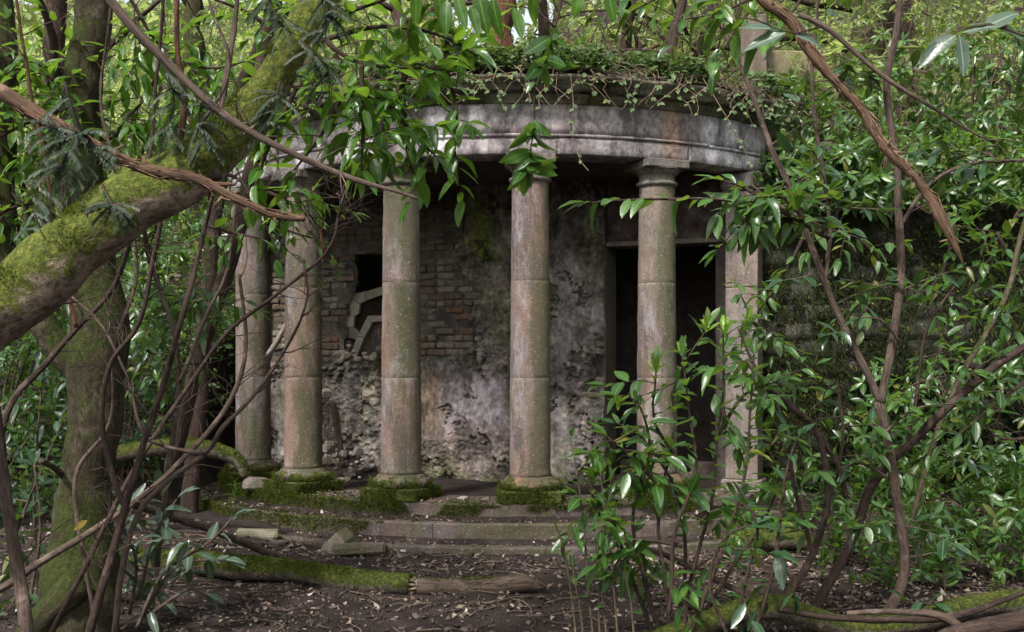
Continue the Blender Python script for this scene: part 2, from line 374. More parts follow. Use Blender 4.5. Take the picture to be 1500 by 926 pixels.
M['plaster'] = m_vcol('ruined_plaster')
M['painted'] = m_vcol('weathered_painted_stone', 40, .006)
M['dark'] = m_simple('dark_render', [(.3, (.03, .025, .022)), (.7, (.10, .085, .075))], 6)  # dark tone for ceiling, wall core and chamber surfaces
M['panelred'] = m_simple('stained_panel', [(.35, (.03, .02, .018)), (.5, (.075, .055, .048)), (.62, (.13, .115, .10))], 5)
def m_ground():
    m, nt, b = newmat('forest_soil'); g = NT(nt)
    c = g.ramp(g.noise(3, 8, .7), [(.3, (.017, .012, .011)), (.5, (.042, .031, .028)), (.68, (.085, .064, .056))])
    c = g.mix(g.ramp(g.noise(70, 4, .7), [(.55, 0), (.66, .7)]), c, (.11, .085, .075))
    c = g.mix(g.ramp(g.vor(45), [(.08, .75), (.16, 0)]), c, (.2, .17, .14))
    g.link(c, b.inputs['Base Color']); b.inputs['Roughness'].default_value = .85
    g.bump(g.math('ADD', g.noise(25, 8, .75), g.noise(120, 3, .7)), 1., .03, b); return m
M['ground'] = m_ground()

# ------------------------------------------------------------------ leaves
def leaf_template(wid=.34, rows=4, bend=.18, fold=.12, seed=0, wavy=.02, tip=.82):
    r = np.random.default_rng(seed)
    ys = np.linspace(0, 1, rows+1); V = []
    for i, y in enumerate(ys):
        z = -bend*y*y
        w = wid/2*(sin(pi*min(1, y**tip))**.8 if 0 < y < 1 else 0)
        if 0 < i < rows:
            V += [(-w, y, z+fold*w*2+r.uniform(-wavy, wavy)), (0, y, z), (w, y, z+fold*w*2+r.uniform(-wavy, wavy))]
        else: V.append((0, y, z))
    n = len(V); Fc = [(0, 2, 1), (0, 3, 2)]
    for i in range(rows-2):
        a = 1+i*3; Fc += [(a, a+1, a+4), (a, a+4, a+3), (a+1, a+2, a+5), (a+1, a+5, a+4)]
    a = 1+(rows-2)*3; Fc += [(a, a+1, n-1), (a+1, a+2, n-1)]
    return np.array(V), np.array(Fc)
LT = [leaf_template(.36, 6, .12, .12, 1), leaf_template(.39, 6, .26, .2, 2), leaf_template(.32, 6, .04, .2, 3), leaf_template(.42, 6, .18, .05, 4), leaf_template(.33, 6, .4, .3, 5), leaf_template(.37, 6, -.1, .28, 6), leaf_template(.3, 6, .5, .4, 7, .05), leaf_template(.4, 6, .1, .1, 8, .05)]
LTF = [leaf_template(.38, 4, .15, .15, 1), leaf_template(.42, 4, .3, .2, 2), leaf_template(.34, 4, .05, .1, 3)]
LTI = [leaf_template(.85, 3, .2, .15, 8, tip=.5), leaf_template(.8, 3, .1, .1, 9, tip=.5)]
LMESH = {}
def leaf_mesh(i, mk, tmpl=LT):
    k = (id(tmpl), i, mk)
    if k not in LMESH:
        V, Fc = tmpl[i]; m = bpy.data.meshes.new('leaf')
        m.from_pydata([tuple(map(float, v)) for v in V], [], [tuple(map(int, f)) for f in Fc]); m.update()
        m.polygons.foreach_set('use_smooth', np.ones(len(m.polygons), bool)); m.materials.append(M[mk]); LMESH[k] = m
        m.attributes.new('mid', 'FLOAT', 'POINT').data.foreach_set('value', (np.abs(V[:, 0]) < 1e-4).astype(np.float32))
    return LMESH[k]
def frames(D, U):
    D = D/(np.linalg.norm(D, axis=1)[:, None]+1e-9)
    X = np.cross(D, U); X /= np.linalg.norm(X, axis=1)[:, None]+1e-9
    Z = np.cross(X, D); return X, D, Z
class Leaves:
    def __init__(s): s.p = []; s.d = []; s.u = []; s.l = []
    def add(s, p, d, u, l): s.p.append(p); s.d.append(d); s.u.append(u); s.l.append(l*1.1)
    def arr(s): return [np.array(a, float).reshape(-1, 3) if i < 3 else np.array(a, float) for i, a in enumerate((s.p, s.d, s.u, s.l))]
    def joined(s, name, mk, parent, tm=LTF, sel=None):
        p, d, u, l = s.arr()
        if sel is not None: p, d, u, l = p[sel], d[sel], u[sel], l[sel]
        if not len(p): return
        X, Y, Z = frames(d, u); VV = []; FF = []; n0 = 0
        k = np.arange(len(p)) % len(tm)
        for t in range(len(tm)):
            q = k == t
            if not q.any(): continue
            V, Fc = tm[t]; L = l[q][:, None, None]
            W_ = p[q][:, None, :]+L*(V[None, :, 0, None]*X[q][:, None, :]+V[None, :, 1, None]*Y[q][:, None, :]+V[None, :, 2, None]*Z[q][:, None, :])
            m = len(W_); nv = len(V)
            VV.append(W_.reshape(-1, 3)); FF.append((Fc[None]+(np.arange(m)*nv)[:, None, None]+n0).reshape(-1, 3)); n0 += m*nv
        o = npmesh(name, np.concatenate(VV), np.concatenate(FF), M[mk], parent, True, kind='stuff')
        md = np.concatenate([np.tile((np.abs(tm[t][0][:, 0]) < 1e-4).astype(np.float32), int((k == t).sum())) for t in range(len(tm)) if (k == t).any()])
        o.data.attributes.new('mid', 'FLOAT', 'POINT').data.foreach_set('value', md); return o
    def build(s, mk, parent, cap=300, tm=LT, rest='foliage'):
        p, d, u, l = s.arr()
        if not len(p): return
        px = 750+F*p[:, 0]/np.maximum(p[:, 1], .5); py = HZ-F*(p[:, 2]-EYE)/np.maximum(p[:, 1], .5)
        vis = (px > -40) & (px < 1540) & (py > -40) & (py < 966)
        size = l/np.maximum(p[:, 1], .5)*np.where(vis, 1, .05)
        idx = np.argsort(-size); top = idx[:cap]; top = top[vis[top]] if len(idx) > cap else top
        X, Y, Z = frames(d, u); o0 = org(parent)
        for i in top:
            o = bpy.data.objects.new('leaf', leaf_mesh(int(i) % len(tm), mk, tm)); COL.objects.link(o); o.parent = parent
            Lx = l[i]; c = p[i]-np.array(o0)
            o.matrix_basis = Matrix(((X[i][0]*Lx, Y[i][0]*Lx, Z[i][0]*Lx, c[0]), (X[i][1]*Lx, Y[i][1]*Lx, Z[i][1]*Lx, c[1]), (X[i][2]*Lx, Y[i][2]*Lx, Z[i][2]*Lx, c[2]), (0, 0, 0, 1)))
        restm = np.ones(len(p), bool); restm[top] = False
        if restm.any(): s.joined(rest, mk, parent, tm if len(p) < 2500 else LTF, restm)
def whorl(L, c, axis, n=6, size=.11, tilt=1.15, r=random):
    """rosette of leaves round a shoot tip"""
    a = Vector(axis).normalized(); t = a.orthogonal().normalized(); off = r.uniform(0, 6.3)
    for i in range(n):
        q = Quaternion(a, off+i*2.4+r.uniform(-.3, .3)); s = q@t
        ti = tilt+r.uniform(-.35, .35)
        d = a*cos(ti)+s*sin(ti); d.z -= r.uniform(0, .35)
        u = (a*.8+Vector((0, 0, .6))+Vector((r.uniform(-.4, .4), r.uniform(-.4, .4), 0)))
        L.add(Vector(c)-a*r.uniform(0, .05), d, u, size*r.uniform(.65, 1.2))
def alternate(L, path, size=.12, step=.045, start=.25, droop=.3, r=random, spread=1.):
    """leaves in two ranks along a shoot + terminal pair"""
    path = np.array(path); seg = np.linalg.norm(np.diff(path, axis=0), axis=1); tot = seg.sum(); cum = np.concatenate([[0], np.cumsum(seg)])
    s = tot*start; side = 1
    while s < tot:
        i = min(len(path)-2, int(np.searchsorted(cum, s)-1)); i = max(i, 0); f = (s-cum[i])/(seg[i]+1e-9)
        p = path[i]*(1-f)+path[i+1]*f; t = Vector(path[i+1]-path[i]).normalized()
        x = t.cross(Vector((0, 0, 1)))
        if x.length < .2: x = Vector((1, 0, 0)).cross(t)
        x.normalize(); x = Quaternion(t, r.uniform(-.9, .9))@x
        d = x*side*spread*.9+t*.6+Vector((r.uniform(-.35, .35), r.uniform(-.35, .35), r.uniform(-.25, .35)-droop*r.uniform(0, 1.3)))
        u = Vector((r.uniform(-.5, .5), r.uniform(-.6, .3), 1))
        L.add(p, d, u, size*r.uniform(.5, 1.2)); side = -side; s += step*r.uniform(.6, 1.4)
    t = Vector(path[-1]-path[-2]).normalized()
    for k in range(2): L.add(path[-1], t+Vector((r.uniform(-.4, .4), r.uniform(-.4, .4), r.uniform(-.4, .2))), Vector((r.uniform(-.3, .3), -.3, 1)), size*r.uniform(.7, 1))

def rv(a): return np.array([random.uniform(-a, a) for _ in range(3)])
def branch_px(pts, Y, w, dy=0):
    """pixel polyline (photo pixels), distance Y (number or list) and pixel widths -> world path, radii"""
    n = len(pts); Ys = Y if hasattr(Y, '__len__') else [Y]*n
    if len(Ys) == 2 and n != 2: Ys = list(np.linspace(Ys[0], Ys[1], n))
    ws = w if hasattr(w, '__len__') else [w]*n
    if len(ws) == 2 and n != 2: ws = list(np.linspace(ws[0], ws[1], n))
    return [P(p[0], p[1], y) for p, y in zip(pts, Ys)], [wi/2/F*y for wi, y in zip(ws, Ys)]
def add_branch(parent, name, mk, pts, Y, w, sides=8, rough=.12, wob=.012, seed=0, step=.05, rs=14., lump=0.):
    pw, rr = branch_px(pts, Y, w); path, rad = smooth_path(pw, rr, step)
    V, Fc = tube(path, rad, sides, rough, rs, seed=seed, wob=wob, lump=lump)
    return npmesh(name, V, Fc, M[mk], parent), path, rad
def twigs(mb, path, rad, n, ln, depth=2, up=.3, tips=None, start=.2, r0=None, rr=random):
    path = np.array(path)
    for _ in range(n):
        i = rr.randint(int(len(path)*start), len(path)-2); T = path[min(i+1, len(path)-1)]-path[i]; T = T/(np.linalg.norm(T)+1e-9)
        d = np.array([rr.gauss(0, 1), rr.gauss(0, .7), rr.gauss(0, 1)]); d -= T*d.dot(T); d /= np.linalg.norm(d)+1e-9
        d = d+T*.6+np.array([0, 0, up]); d /= np.linalg.norm(d)
        L = ln*rr.uniform(.5, 1.3); p = [path[i]]; m = 6
        for k in range(m):
            d = d+np.array([rr.uniform(-.3, .3), rr.uniform(-.25, .25), rr.uniform(-.25, .3)]); d /= np.linalg.norm(d); p.append(p[-1]+d*L/m)
        r1 = (r0 or min(rad[i]*.5, .008))*rr.uniform(.6, 1.); V, Fc = tube(p, np.linspace(r1, r1*.3, m+1), 4, cap=False); mb.add(V, Fc)
        if tips is not None: tips.append((p[-1], d, p))
        if depth > 1: twigs(mb, p, [r1]*len(p), rr.randint(1, 3), ln*.5, depth-1, up, tips, .2, r1*.6, rr)
def moss_blades(name, pts, nrm, mk, parent, ln=.012, wd=.0035, spread=.7, down=0.):
    pts = np.asarray(pts, float); nrm = np.asarray(nrm, float); n = len(pts)
    d = nrm+rng.normal(0, spread, (n, 3)); d[:, 2] -= down; d /= np.linalg.norm(d, axis=1)[:, None]
    s = np.cross(d, rng.normal(size=(n, 3))); s /= np.linalg.norm(s, axis=1)[:, None]
    L = ln*(rng.uniform(.4, 1.3, n)*(1+1.3*sst(-.1, .5, fbm(pts[:, 0]*22, pts[:, 1]*22, pts[:, 2]*22, 77, 3))))[:, None]
    V = np.stack([pts-s*wd, pts+s*wd, pts+d*L], 1).reshape(-1, 3)
    return npmesh(name, V, np.arange(3*n).reshape(-1, 3), M[mk], parent, False, kind='stuff')
def tube_surface(path, rad, n, top=-.1):
    """random points on the upper side of a tube"""
    path = np.array(path); m = len(path); i = rng.integers(0, m-1, n); f = rng.random(n)[:, None]
    c = path[i]*(1-f)+path[i+1]*f; T = path[i+1]-path[i]; T /= np.linalg.norm(T, axis=1)[:, None]+1e-9
    d = rng.normal(size=(n, 3)); d[:, 2] += .9; d -= T*(d*T).sum(1)[:, None]; d /= np.linalg.norm(d, axis=1)[:, None]
    ok = d[:, 2] > top; r = np.array(rad)[i][:, None]
    pt = c+d*r; cl = fbm(pt[:, 0]*7, pt[:, 1]*7, pt[:, 2]*7, 5, 3)+d[:, 2]*.25 > .02
    q = ok & cl; return pt[q], d[q]

# ------------------------------------------------------------------ ground
CX, CY, RAD, ALP, T0 = .107, 13.537, 3.272, .381, .019
PL = np.array([-3.16, 13.35]); PR = np.array([2.41, 11.21]); WU = (PR-PL)/np.linalg.norm(PR-PL); WN = np.array([WU[1], -WU[0]])   # WN points to the viewer
WN = -WN if WN[1] > 0 else WN
def wall_pt(t, z, d=0.): return (PL[0]+WU[0]*t+WN[0]*d, PL[1]+WU[1]*t+WN[1]*d, z)
RW0 = np.array([2.5, 11.35]); RW1 = np.array([9.5, 10.6])
def ground_z(x, y):
    x = np.asarray(x, float); y = np.asarray(y, float)
    base = -.375+.03*fbm(x*.7, y*.7, 0, 3, 3)+.035*fbm(x*4, y*4, 0, 4, 5)-.06*sst(9, 6, y)+.10*sst(-1.5, -2.5, x)*sst(8.2, 8.9, y)+.03*sst(8.3, 9.3, y)
    # right: rises a little to the foot of the retaining wall
    rl = RW0[1]+(x-RW0[0])*(RW1[1]-RW0[1])/(RW1[0]-RW0[0])
    right = sst(2.2, 3.2, x)
    base = base+right*sst(8.2, 10.6, y)*(.32+.08*fbm(x*1.3, y*1.3, 0, 8, 3))
    s_r = y-(rl+.28)
    hill_r = 2.75*sst(0, .18, s_r)+np.clip(s_r-.2, 0, 60)*.42
    # middle: earth bank behind the chamber
    wl_ = PL[1]+(x-PL[0])*WU[1]/WU[0]
    s_m = y-wl_
    hill_m = 3.9*sst(2.35, 2.7, s_m)+np.clip(s_m-2.6, 0, 60)*.27
    # left: laurel bank
    s_l = y-(10.5+np.clip(x+3.6, -10, 0)*-.1)
    hill_l = np.clip(s_l, 0, 60)*.42+.25*fbm(x*.8, y*.8, 0, 12, 3)*sst(0, 2, s_l)
    wl = sst(-3.4, -4.0, x)
    h = hill_r*right+hill_m*(1-right)
    h = h*(1-wl)+hill_l*wl
    return base+h
xs = np.concatenate([np.linspace(-90, -10, 24)[:-1], np.linspace(-10, -4, 70)[:-1], np.linspace(-4, 5.5, 400), np.linspace(5.5, 10, 50)[1:], np.linspace(10, 90, 24)[1:]])
ys = np.concatenate([np.linspace(-30, 3, 12)[:-1], np.linspace(3, 6.2, 40)[:-1], np.linspace(6.2, 11, 260)[:-1], np.linspace(11, 19, 170), np.linspace(19, 110, 50)[1:]])
GX, GY = np.meshgrid(xs, ys); GZ = ground_z(GX, GY)
nx, ny = len(xs), len(ys); ii = np.arange(nx*ny).reshape(ny, nx)
Fq = np.stack([ii[:-1, :-1], ii[:-1, 1:], ii[1:, 1:], ii[1:, :-1]], -1).reshape(-1, 4)
o = npmesh('ground', np.stack([GX, GY, GZ], -1).reshape(-1, 3), Fq, M['ground'], kind='structure')

# ------------------------------------------------------------------ the rotunda
TEMPLE = thing('garden_rotunda', 'ruined stone rotunda with curved colonnade of pinkish columns and crumbling brick back wall', 'rotunda', (CX, CY-3, 0))
def ring_sector(r0, r1, z0, z1, a0, a1, n, mat, name, parent, noise=.004, seed=0):
    """solid annular block"""
    A = np.linspace(a0, a1, n+1); prof = [(r0, z0), (r1, z0), (r1, z0*.5+z1*.5), (r1, z1-.012), (r1-.012, z1), ((r0+r1)/2, z1), (r0, z1)]
    m = len(prof); V = []
    for a in A:
        for r, z in prof: V.append((CX+r*sin(a), CY-r*cos(a), z))
    V = np.array(V)
    if noise:
        k = noise*fbm(V[:, 0]*9, V[:, 1]*9, V[:, 2]*9, seed, 4); V[:, 2] += k; V[:, 0] += k*1.4; V[:, 1] -= k*1.6
    Fc = [(i*m+j, i*m+(j+1) % m, (i+1)*m+(j+1) % m, (i+1)*m+j) for i in range(n) for j in range(m)]
    Fc += [tuple(range(m-1, -1, -1)), tuple(n*m+j for j in range(m))]
    return npmesh(name, V, Fc, mat, parent, smooth=False)
# steps: blocks of each ring are parts
STEPR = [(2.9, 3.56, -.13, 0.), (3.3, 3.90, -.28, -.133), (3.65, 4.26, -.44, -.283)]
for k, (r0, r1, z0, z1) in enumerate(STEPR):
    st = npmesh('step', [(CX, CY-r0, z0), (CX+.3, CY-r0+.05, z0), (CX, CY-r0+.05, z0-.05)], [(0, 1, 2)], M['step'], TEMPLE)
    a = -1.55+.07*k; q = 0
    while a < 1.04:
        w = random.uniform(.36, .55); a1 = min(a+w, 1.06)
        bz = random.uniform(-.006, .004); br = random.uniform(-.008, .008)
        ring_sector(r0, r1+br, z0, z1+bz, a+.0005, a1-.0005, 14, M['step'], 'step_block', st, .006, k*31+q); a = a1; q += 1
# platform floor behind the kerb ring
fl = []
A = np.linspace(-1.5, .95, 70); RR = np.linspace(.4, 2.95, 26)
for a in A:
    for r in RR: 
        x, y = CX+r*sin(a), CY-r*cos(a)
        fl.append((x, y, -.012+.018*float(fbm(x*4, y*4, 0, 9, 3))))
m = len(RR); Fc = [(i*m+j, i*m+j+1, (i+1)*m+j+1, (i+1)*m+j) for i in range(len(A)-1) for j in range(m-1)]
npmesh('portico_floor', fl, Fc, M['ground'], TEMPLE)

for k, (r0, r1, z0, z1) in enumerate(STEPR[1:]):        # soil lying on the treads
    A = np.linspace(-1.45, 1.0, 200); V = []; inner = STEPR[k][1]
    for a in A:
        e = .03+.07*(float(fbm(a*9, k, 0, 85, 4))+.6)
        for j in range(6):
            r = inner-.01+(r1-e-inner+.01)*j/5; h = .012*(1-j/5)+.010*float(fbm(a*40, r*12, 0, 86, 3))+(.006 if j < 5 else -.006)
            V.append((CX+r*sin(a), CY-r*cos(a), z1+h))
    npmesh('tread_soil', V, [(i*6+j, i*6+j+1, (i+1)*6+j+1, (i+1)*6+j) for i in range(len(A)-1) for j in range(5)], M['ground'], TEMPLE)

def lathe(prof, n, cx, cy, noise=.0, seed=0, sc=9):
    a = np.linspace(0, 2*pi, n, endpoint=False); pr = np.array(prof)
    V = np.stack([cx+pr[:, None, 0]*np.cos(a)[None], cy+pr[:, None, 0]*np.sin(a)[None], np.repeat(pr[:, 1][:, None], n, 1)], -1)
    if noise:
        k = noise*fbm(V[..., 0]*sc, V[..., 1]*sc, V[..., 2]*sc, seed, 4)
        V[..., 0] += k*np.cos(a)[None]; V[..., 1] += k*np.sin(a)[None]
    m = len(prof); V = V.reshape(-1, 3)
    Fc = [(i*n+j, i*n+(j+1) % n, (i+1)*n+(j+1) % n, (i+1)*n+j) for i in range(m-1) for j in range(n)]
    Fc += [tuple(range(n-1, -1, -1)), tuple((m-1)*n+j for j in range(n))]
    return V, Fc
def shaft_r(z):
    t = (z-.22)/(2.97-.22); return .191-.023*t**1.6
COLS = {}
def column(k, miss=False):
    t = T0+k*ALP; x = CX+RAD*sin(t); y = CY-RAD*cos(t)
    plinth_v, plinth_f = box((x, y, .0525), .56, .56, .115, t, .0, .012)
    c = npmesh('column', plinth_v, plinth_f, M['base'], TEMPLE, False)
    V, Fc = lathe([(.27, .108), (.285, .13), (.287, .155), (.275, .182), (.25, .192), (.235, .196), (.228, .215), (.205, .232)], 44, x, y, .006, k+5)
    npmesh('base_moulding', V, Fc, M['base'], c)
    zz = [.228, 1.14, 2.035, 2.94]
    for j in range(3):
        z0, z1 = zz[j], zz[j+1]; Z = np.linspace(z0, z1, 26)
        prof = [(shaft_r(z0)-.0003, z0+.0002)]+[(shaft_r(z)+(.012*max(0, 1-(z-.228)/.05)**2 if j == 0 else 0), z) for z in np.clip(Z, z0+.0006, z1-.0006)]+[(shaft_r(z1)-.0003, z1-.0002)]
        V, Fc = lathe(prof, 56, x, y, .005, k*7, 11)
        npmesh('column_drum', V, Fc, M['column'], c)
    V, Fc = lathe([(.166, 2.938), (.168, 2.952), (.19, 2.958), (.199, 2.97), (.198, 2.984), (.188, 2.994), (.170, 2.998), (.170, 3.045), (.178, 3.05), (.178, 3.058), (.188, 3.06), (.2, 3.078), (.222, 3.098), (.24, 3.105), (.24, 3.112)], 44, x, y, .003, k+9)
    npmesh('capital', V, Fc, M['capital'], c)
    V, Fc = box((x, y, 3.15), .455, .455, .078, t, 0, .008); npmesh('abacus', V, Fc, M['capital'], c, False)
    # moss on the base
    n = 5200; a = rng.uniform(0, 2*pi, n); zz_ = rng.uniform(0, .25, n)*rng.uniform(.4, 1, n); rr_ = np.where(zz_ > .19, .21, .29)
    square = zz_ < .11
    cx_ = np.cos(a); cy_ = np.sin(a); sc_ = np.where(square, .284/np.maximum(abs(cx_), abs(cy_)), rr_)
    lx, ly = cx_*sc_, cy_*sc_; wx = x+lx*cos(t)-ly*sin(t); wy = y+lx*sin(t)+ly*cos(t)
    keep = fbm(wx*6, wy*6, zz_*6, 21+k, 3)+(.35 if k <= -2 else .12)+(.2-zz_)*.6 > 0
    pts = np.stack([wx, wy, zz_], -1)[keep]; nr = np.stack([cx_*cos(t)-cy_*sin(t), cx_*sin(t)+cy_*cos(t), np.full(n, .5)], -1)[keep]
    moss_blades('moss', pts, nr, 'mossblade', c, .022, .004, .7, .3)
    return c
for k in (-3, -2, -1, 0, 1): column(k)
# end piers
def pier(t, w, d, x0=0, name='pier', mat='pier', off=0.):
    x, y, _ = wall_pt(t, 0, off); ang = math.atan2(WU[1], WU[0])
    V, Fc = box((x, y, .06), w+.08, d+.08, .12, ang, 0, .01); p = npmesh('pier', V, Fc, M[mat], TEMPLE, False)
    for z0, z1 in ((.122, 1.14), (1.143, 2.035), (2.038, 3.0)):
        V, Fc = box((x, y, (z0+z1)/2), w, d, z1-z0, ang, 0, .008); npmesh('pier_block', V, Fc, M[mat], p, False)
    V, Fc = box((x, y, 3.095), w+.09, d+.09, .18, ang, 0, .03); npmesh('pier_cap', V, Fc, M['capital'], p, False)
pier(5.93, .32, .34, mat='pier', off=.08); pier(.1, .34, .34, off=.05); 
pier(6.22, .2, .3, mat='base', off=-.42)  # darker block added to stand for the pier's shaded side face

# entablature: curved courses
def sweep(name, prof, a0, a1, n, mat, parent, noise=.004, seed=0, colf=None):
    pr = np.array(prof); A = np.linspace(a0, a1, n+1); m = len(pr)
    a = A[:, None]; V = np.stack([CX+pr[None, :, 0]*np.sin(a), CY-pr[None, :, 0]*np.cos(a), np.repeat(pr[None, :, 1], n+1, 0)], -1).reshape(-1, 3)
    k = noise*fbm(V[:, 0]*6, V[:, 1]*6, V[:, 2]*12, seed, 5); s = np.repeat(A, m)
    V[:, 0] += k*np.sin(s); V[:, 1] -= k*np.cos(s); V[:, 2] += k*.7
    Fc = [(i*m+j, i*m+(j+1) % m, (i+1)*m+(j+1) % m, (i+1)*m+j) for i in range(n) for j in range(m)]
    Fc += [tuple(range(m-1, -1, -1)), tuple(n*m+j for j in range(m))]
    col = colf(V) if colf else None
    return npmesh(name, V, Fc, mat, parent, True, col)
def paint(V):
    a = np.arctan2(V[:, 0]-CX, CY-V[:, 1]); z = V[:, 2]; u = a*3.4
    w = sst(-.15, .2, fbm(u*2.6, z*.9, 0, 31, 5))*(.75+.25*fbm(u*14, z*9, 0, 30, 4))
    c = np.array([.22, .20, .20])[None]*(1-w[:, None])+np.array([.58, .57, .59])[None]*w[:, None]
    pk = sst(.05, .4, fbm(u*2.1, z*3, 0, 35, 4))[:, None]; c = c*(1-.4*pk)+np.array([.30, .235, .245])[None]*.4*pk
    dr = sst(-.05, .22, fbm(u*5, z*.6, 0, 37, 5))[:, None]*sst(2.9, 3.55, z)[:, None]; c = c*(1-.8*dr)+np.array([.14, .13, .12])[None]*.7*dr
    rs = np.exp(-((a-.42)/.035)**2)[:, None]*.65; c = c*(1-rs)+np.array([.24, .15, .09])[None]*rs
    gr = sst(3.56, 3.72, z+.05*fbm(u*4, z, 0, 39, 3))[:, None]; c = c*(1-.8*gr)+np.array([.10, .10, .06])[None]*.8*gr
    c = c*(1+.35*fbm(u*16, z*12, 0, 40, 4))[:, None]; dk = sst(.4, .75, a)[:, None]*.6; c = c*(1-dk)+np.array([.2, .185, .185])[None]*dk  # right end greyed, its weaker light put into the colour
    return c
def crn(V):
    a = np.arctan2(V[:, 0]-CX, CY-V[:, 1]); u = a*3.4; z = V[:, 2]
    g = sst(-.3, .35, fbm(u*3, z*5, 0, 41, 4))[:, None]
    c = np.array([.11, .105, .075])[None]*(1-g)+np.array([.045, .052, .022])[None]*g
    p = sst(.15, .5, fbm(u*6, z*9, 0, 43, 3))[:, None]*.5; return c*(1-p)+np.array([.26, .25, .19])[None]*p
EA0, EA1 = -1.62, .80
ent = sweep('entablature', [(3.12, 3.20), (3.40, 3.20), (3.40, 3.86), (3.12, 3.86)], EA0, EA1, 120, M['dark'], TEMPLE, 0, 1)
def course(name, prof, jit, nz_, sd, colf, w0, w1, off):
    a = EA0-off*.1; q = 0; r_ = random.Random(sd)
    while a < EA1:
        b_ = min(a+r_.uniform(w0, w1), EA1); a_ = max(a, EA0); dz = r_.uniform(-jit, jit)*.5; dr = r_.uniform(-jit, jit)
        if b_-a_ > .03: sweep(name, [(r+dr if r > 3.3 else r, z+dz) for r, z in prof], a_+.0004, b_-.0004, max(6, int((b_-a_)*110)), M['painted'], ent, nz_, sd, colf)
        a = b_; q += 1
course('architrave_block', [(3.10, 3.192), (3.435, 3.192), (3.445, 3.20), (3.446, 3.25), (3.445, 3.31), (3.44, 3.342), (3.10, 3.342)], .003, .010, 1, paint, .34, .4, 1)
course('taenia_block', [(3.1, 3.344), (3.435, 3.344), (3.46, 3.352), (3.462, 3.372), (3.435, 3.38), (3.1, 3.38)], .003, .014, 2, paint, .3, .45, 2)
course('frieze_block', [(3.1, 3.382), (3.43, 3.382), (3.43, 3.45), (3.43, 3.52), (3.43, 3.6), (3.43, 3.655), (3.1, 3.655)], .003, .008, 3, paint, .3, .42, 3)
course('bed_moulding', [(3.1, 3.657), (3.45, 3.657), (3.455, 3.675), (3.475, 3.685), (3.5, 3.71), (3.51, 3.735), (3.1, 3.735)], .003, .012, 4, crn, .25, .4, 1)
course('cornice_block', [(3.1, 3.737), (3.5, 3.737), (3.575, 3.742), (3.59, 3.748), (3.595, 3.785), (3.61, 3.795), (3.63, 3.81), (3.665, 3.835), (3.67, 3.86), (3.56, 3.88), (3.1, 3.90)], .007, .026, 5, crn, .2, .34, 2)
# ceiling slab under the roof
A = np.linspace(EA0, EA1, 50); V = [(CX-.35, CY-.9, 3.25)]+[(CX+3.2*sin(a), CY-3.2*cos(a), 3.25) for a in A]+[(CX-.35, CY-.9, 3.7)]+[(CX+3.2*sin(a), CY-3.2*cos(a), 3.7) for a in A]
n = len(A); Fc = [(0, i+1, i+2) for i in range(n-1)]+[(n+1, n+1+i+2, n+1+i+1) for i in range(n-1)]
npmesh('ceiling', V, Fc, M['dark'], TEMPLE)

# ---- back wall
def t_of_px(px):
    k = (px-750)/F; return (k*PL[1]-PL[0])/(WU[0]-k*WU[1])
def px_of(t, z):
    x = PL[0]+WU[0]*t; y = PL[1]+WU[1]*t; return 750+F*x/y, HZ-F*(z-EYE)/y
def z_of_py(t, py): return EYE+(HZ-py)/F*(PL[1]+WU[1]*t)
TD0, TD1 = t_of_px(887), 5.62
st = .0095
tg = np.arange(.25, TD0+st/2, st); zg = np.arange(-.06, 3.34, st); TG, ZG = np.meshgrid(tg, zg)
px, py = px_of(TG, ZG)
nA = fbm(TG*3.2, ZG*3.2, 0, 51, 5); nB = fbm(TG*9, ZG*9, 0, 53, 4); nC = fbm(TG*1.2, ZG*1.2, 0, 54, 4)
wx_ = px+nA*32+nB*10; wy_ = py+fbm(TG*3.2, ZG*3.2, 3.3, 52, 5)*32+nB*8
def inbox(x0, x1, y0, y1, s=8): return sst(x0-s, x0+s, wx_)*sst(x1+s, x1-s, wx_)*sst(y0-s, y0+s, wy_)*sst(y1+s, y1-s, wy_)
brick = np.maximum(inbox(300, 606, 150, 526, 5), inbox(600, 672, 280, 432, 5))
brick = np.maximum(brick, inbox(600, 700, 420, 534, 5)); brick = np.maximum(brick, inbox(862, 884, 498, 585, 3))
rough = np.maximum(inbox(440, 575, 522, 700, 6), inbox(655, 765, 372, 560, 10))
rough = np.maximum(rough, inbox(690, 745, 240, 300, 5)*.9)
rough = np.maximum(rough, inbox(800, 838, 375, 415, 4)); rough = np.maximum(rough, inbox(835, 890, 470, 700, 6)*.75); rough = np.maximum(rough, inbox(600, 770, 640, 712, 8)*.7)
rough = np.maximum(rough, sst(.28, .42, nA+.15*nB))*(1-brick)
ridge = 1-np.abs(fbm(TG*7, ZG*7, 1.1, 57, 5))*2.2; ridge2 = 1-np.abs(fbm(TG*15, ZG*15, 2.1, 58, 4))*2
flake = np.floor((fbm(TG*4.3, ZG*4.3, 5.5, 59, 5)+1)*7)/7
nD = fbm(TG*22, ZG*22, 0, 55, 4)
disp = .034+.008*nA+.003*nB+.0012*nD
disp = disp*(1-rough)+rough*(.006+.045*ridge*.5+.045*ridge2*.5+.07*(flake-1)+.012*nD)
pit = sst(.34, .40, fbm(TG*5+nB, ZG*5+nD, 9.1, 67, 5))*(1-brick); disp = disp-pit*.035
disp = disp*(1-brick)+brick*(-.012+.006*nB)
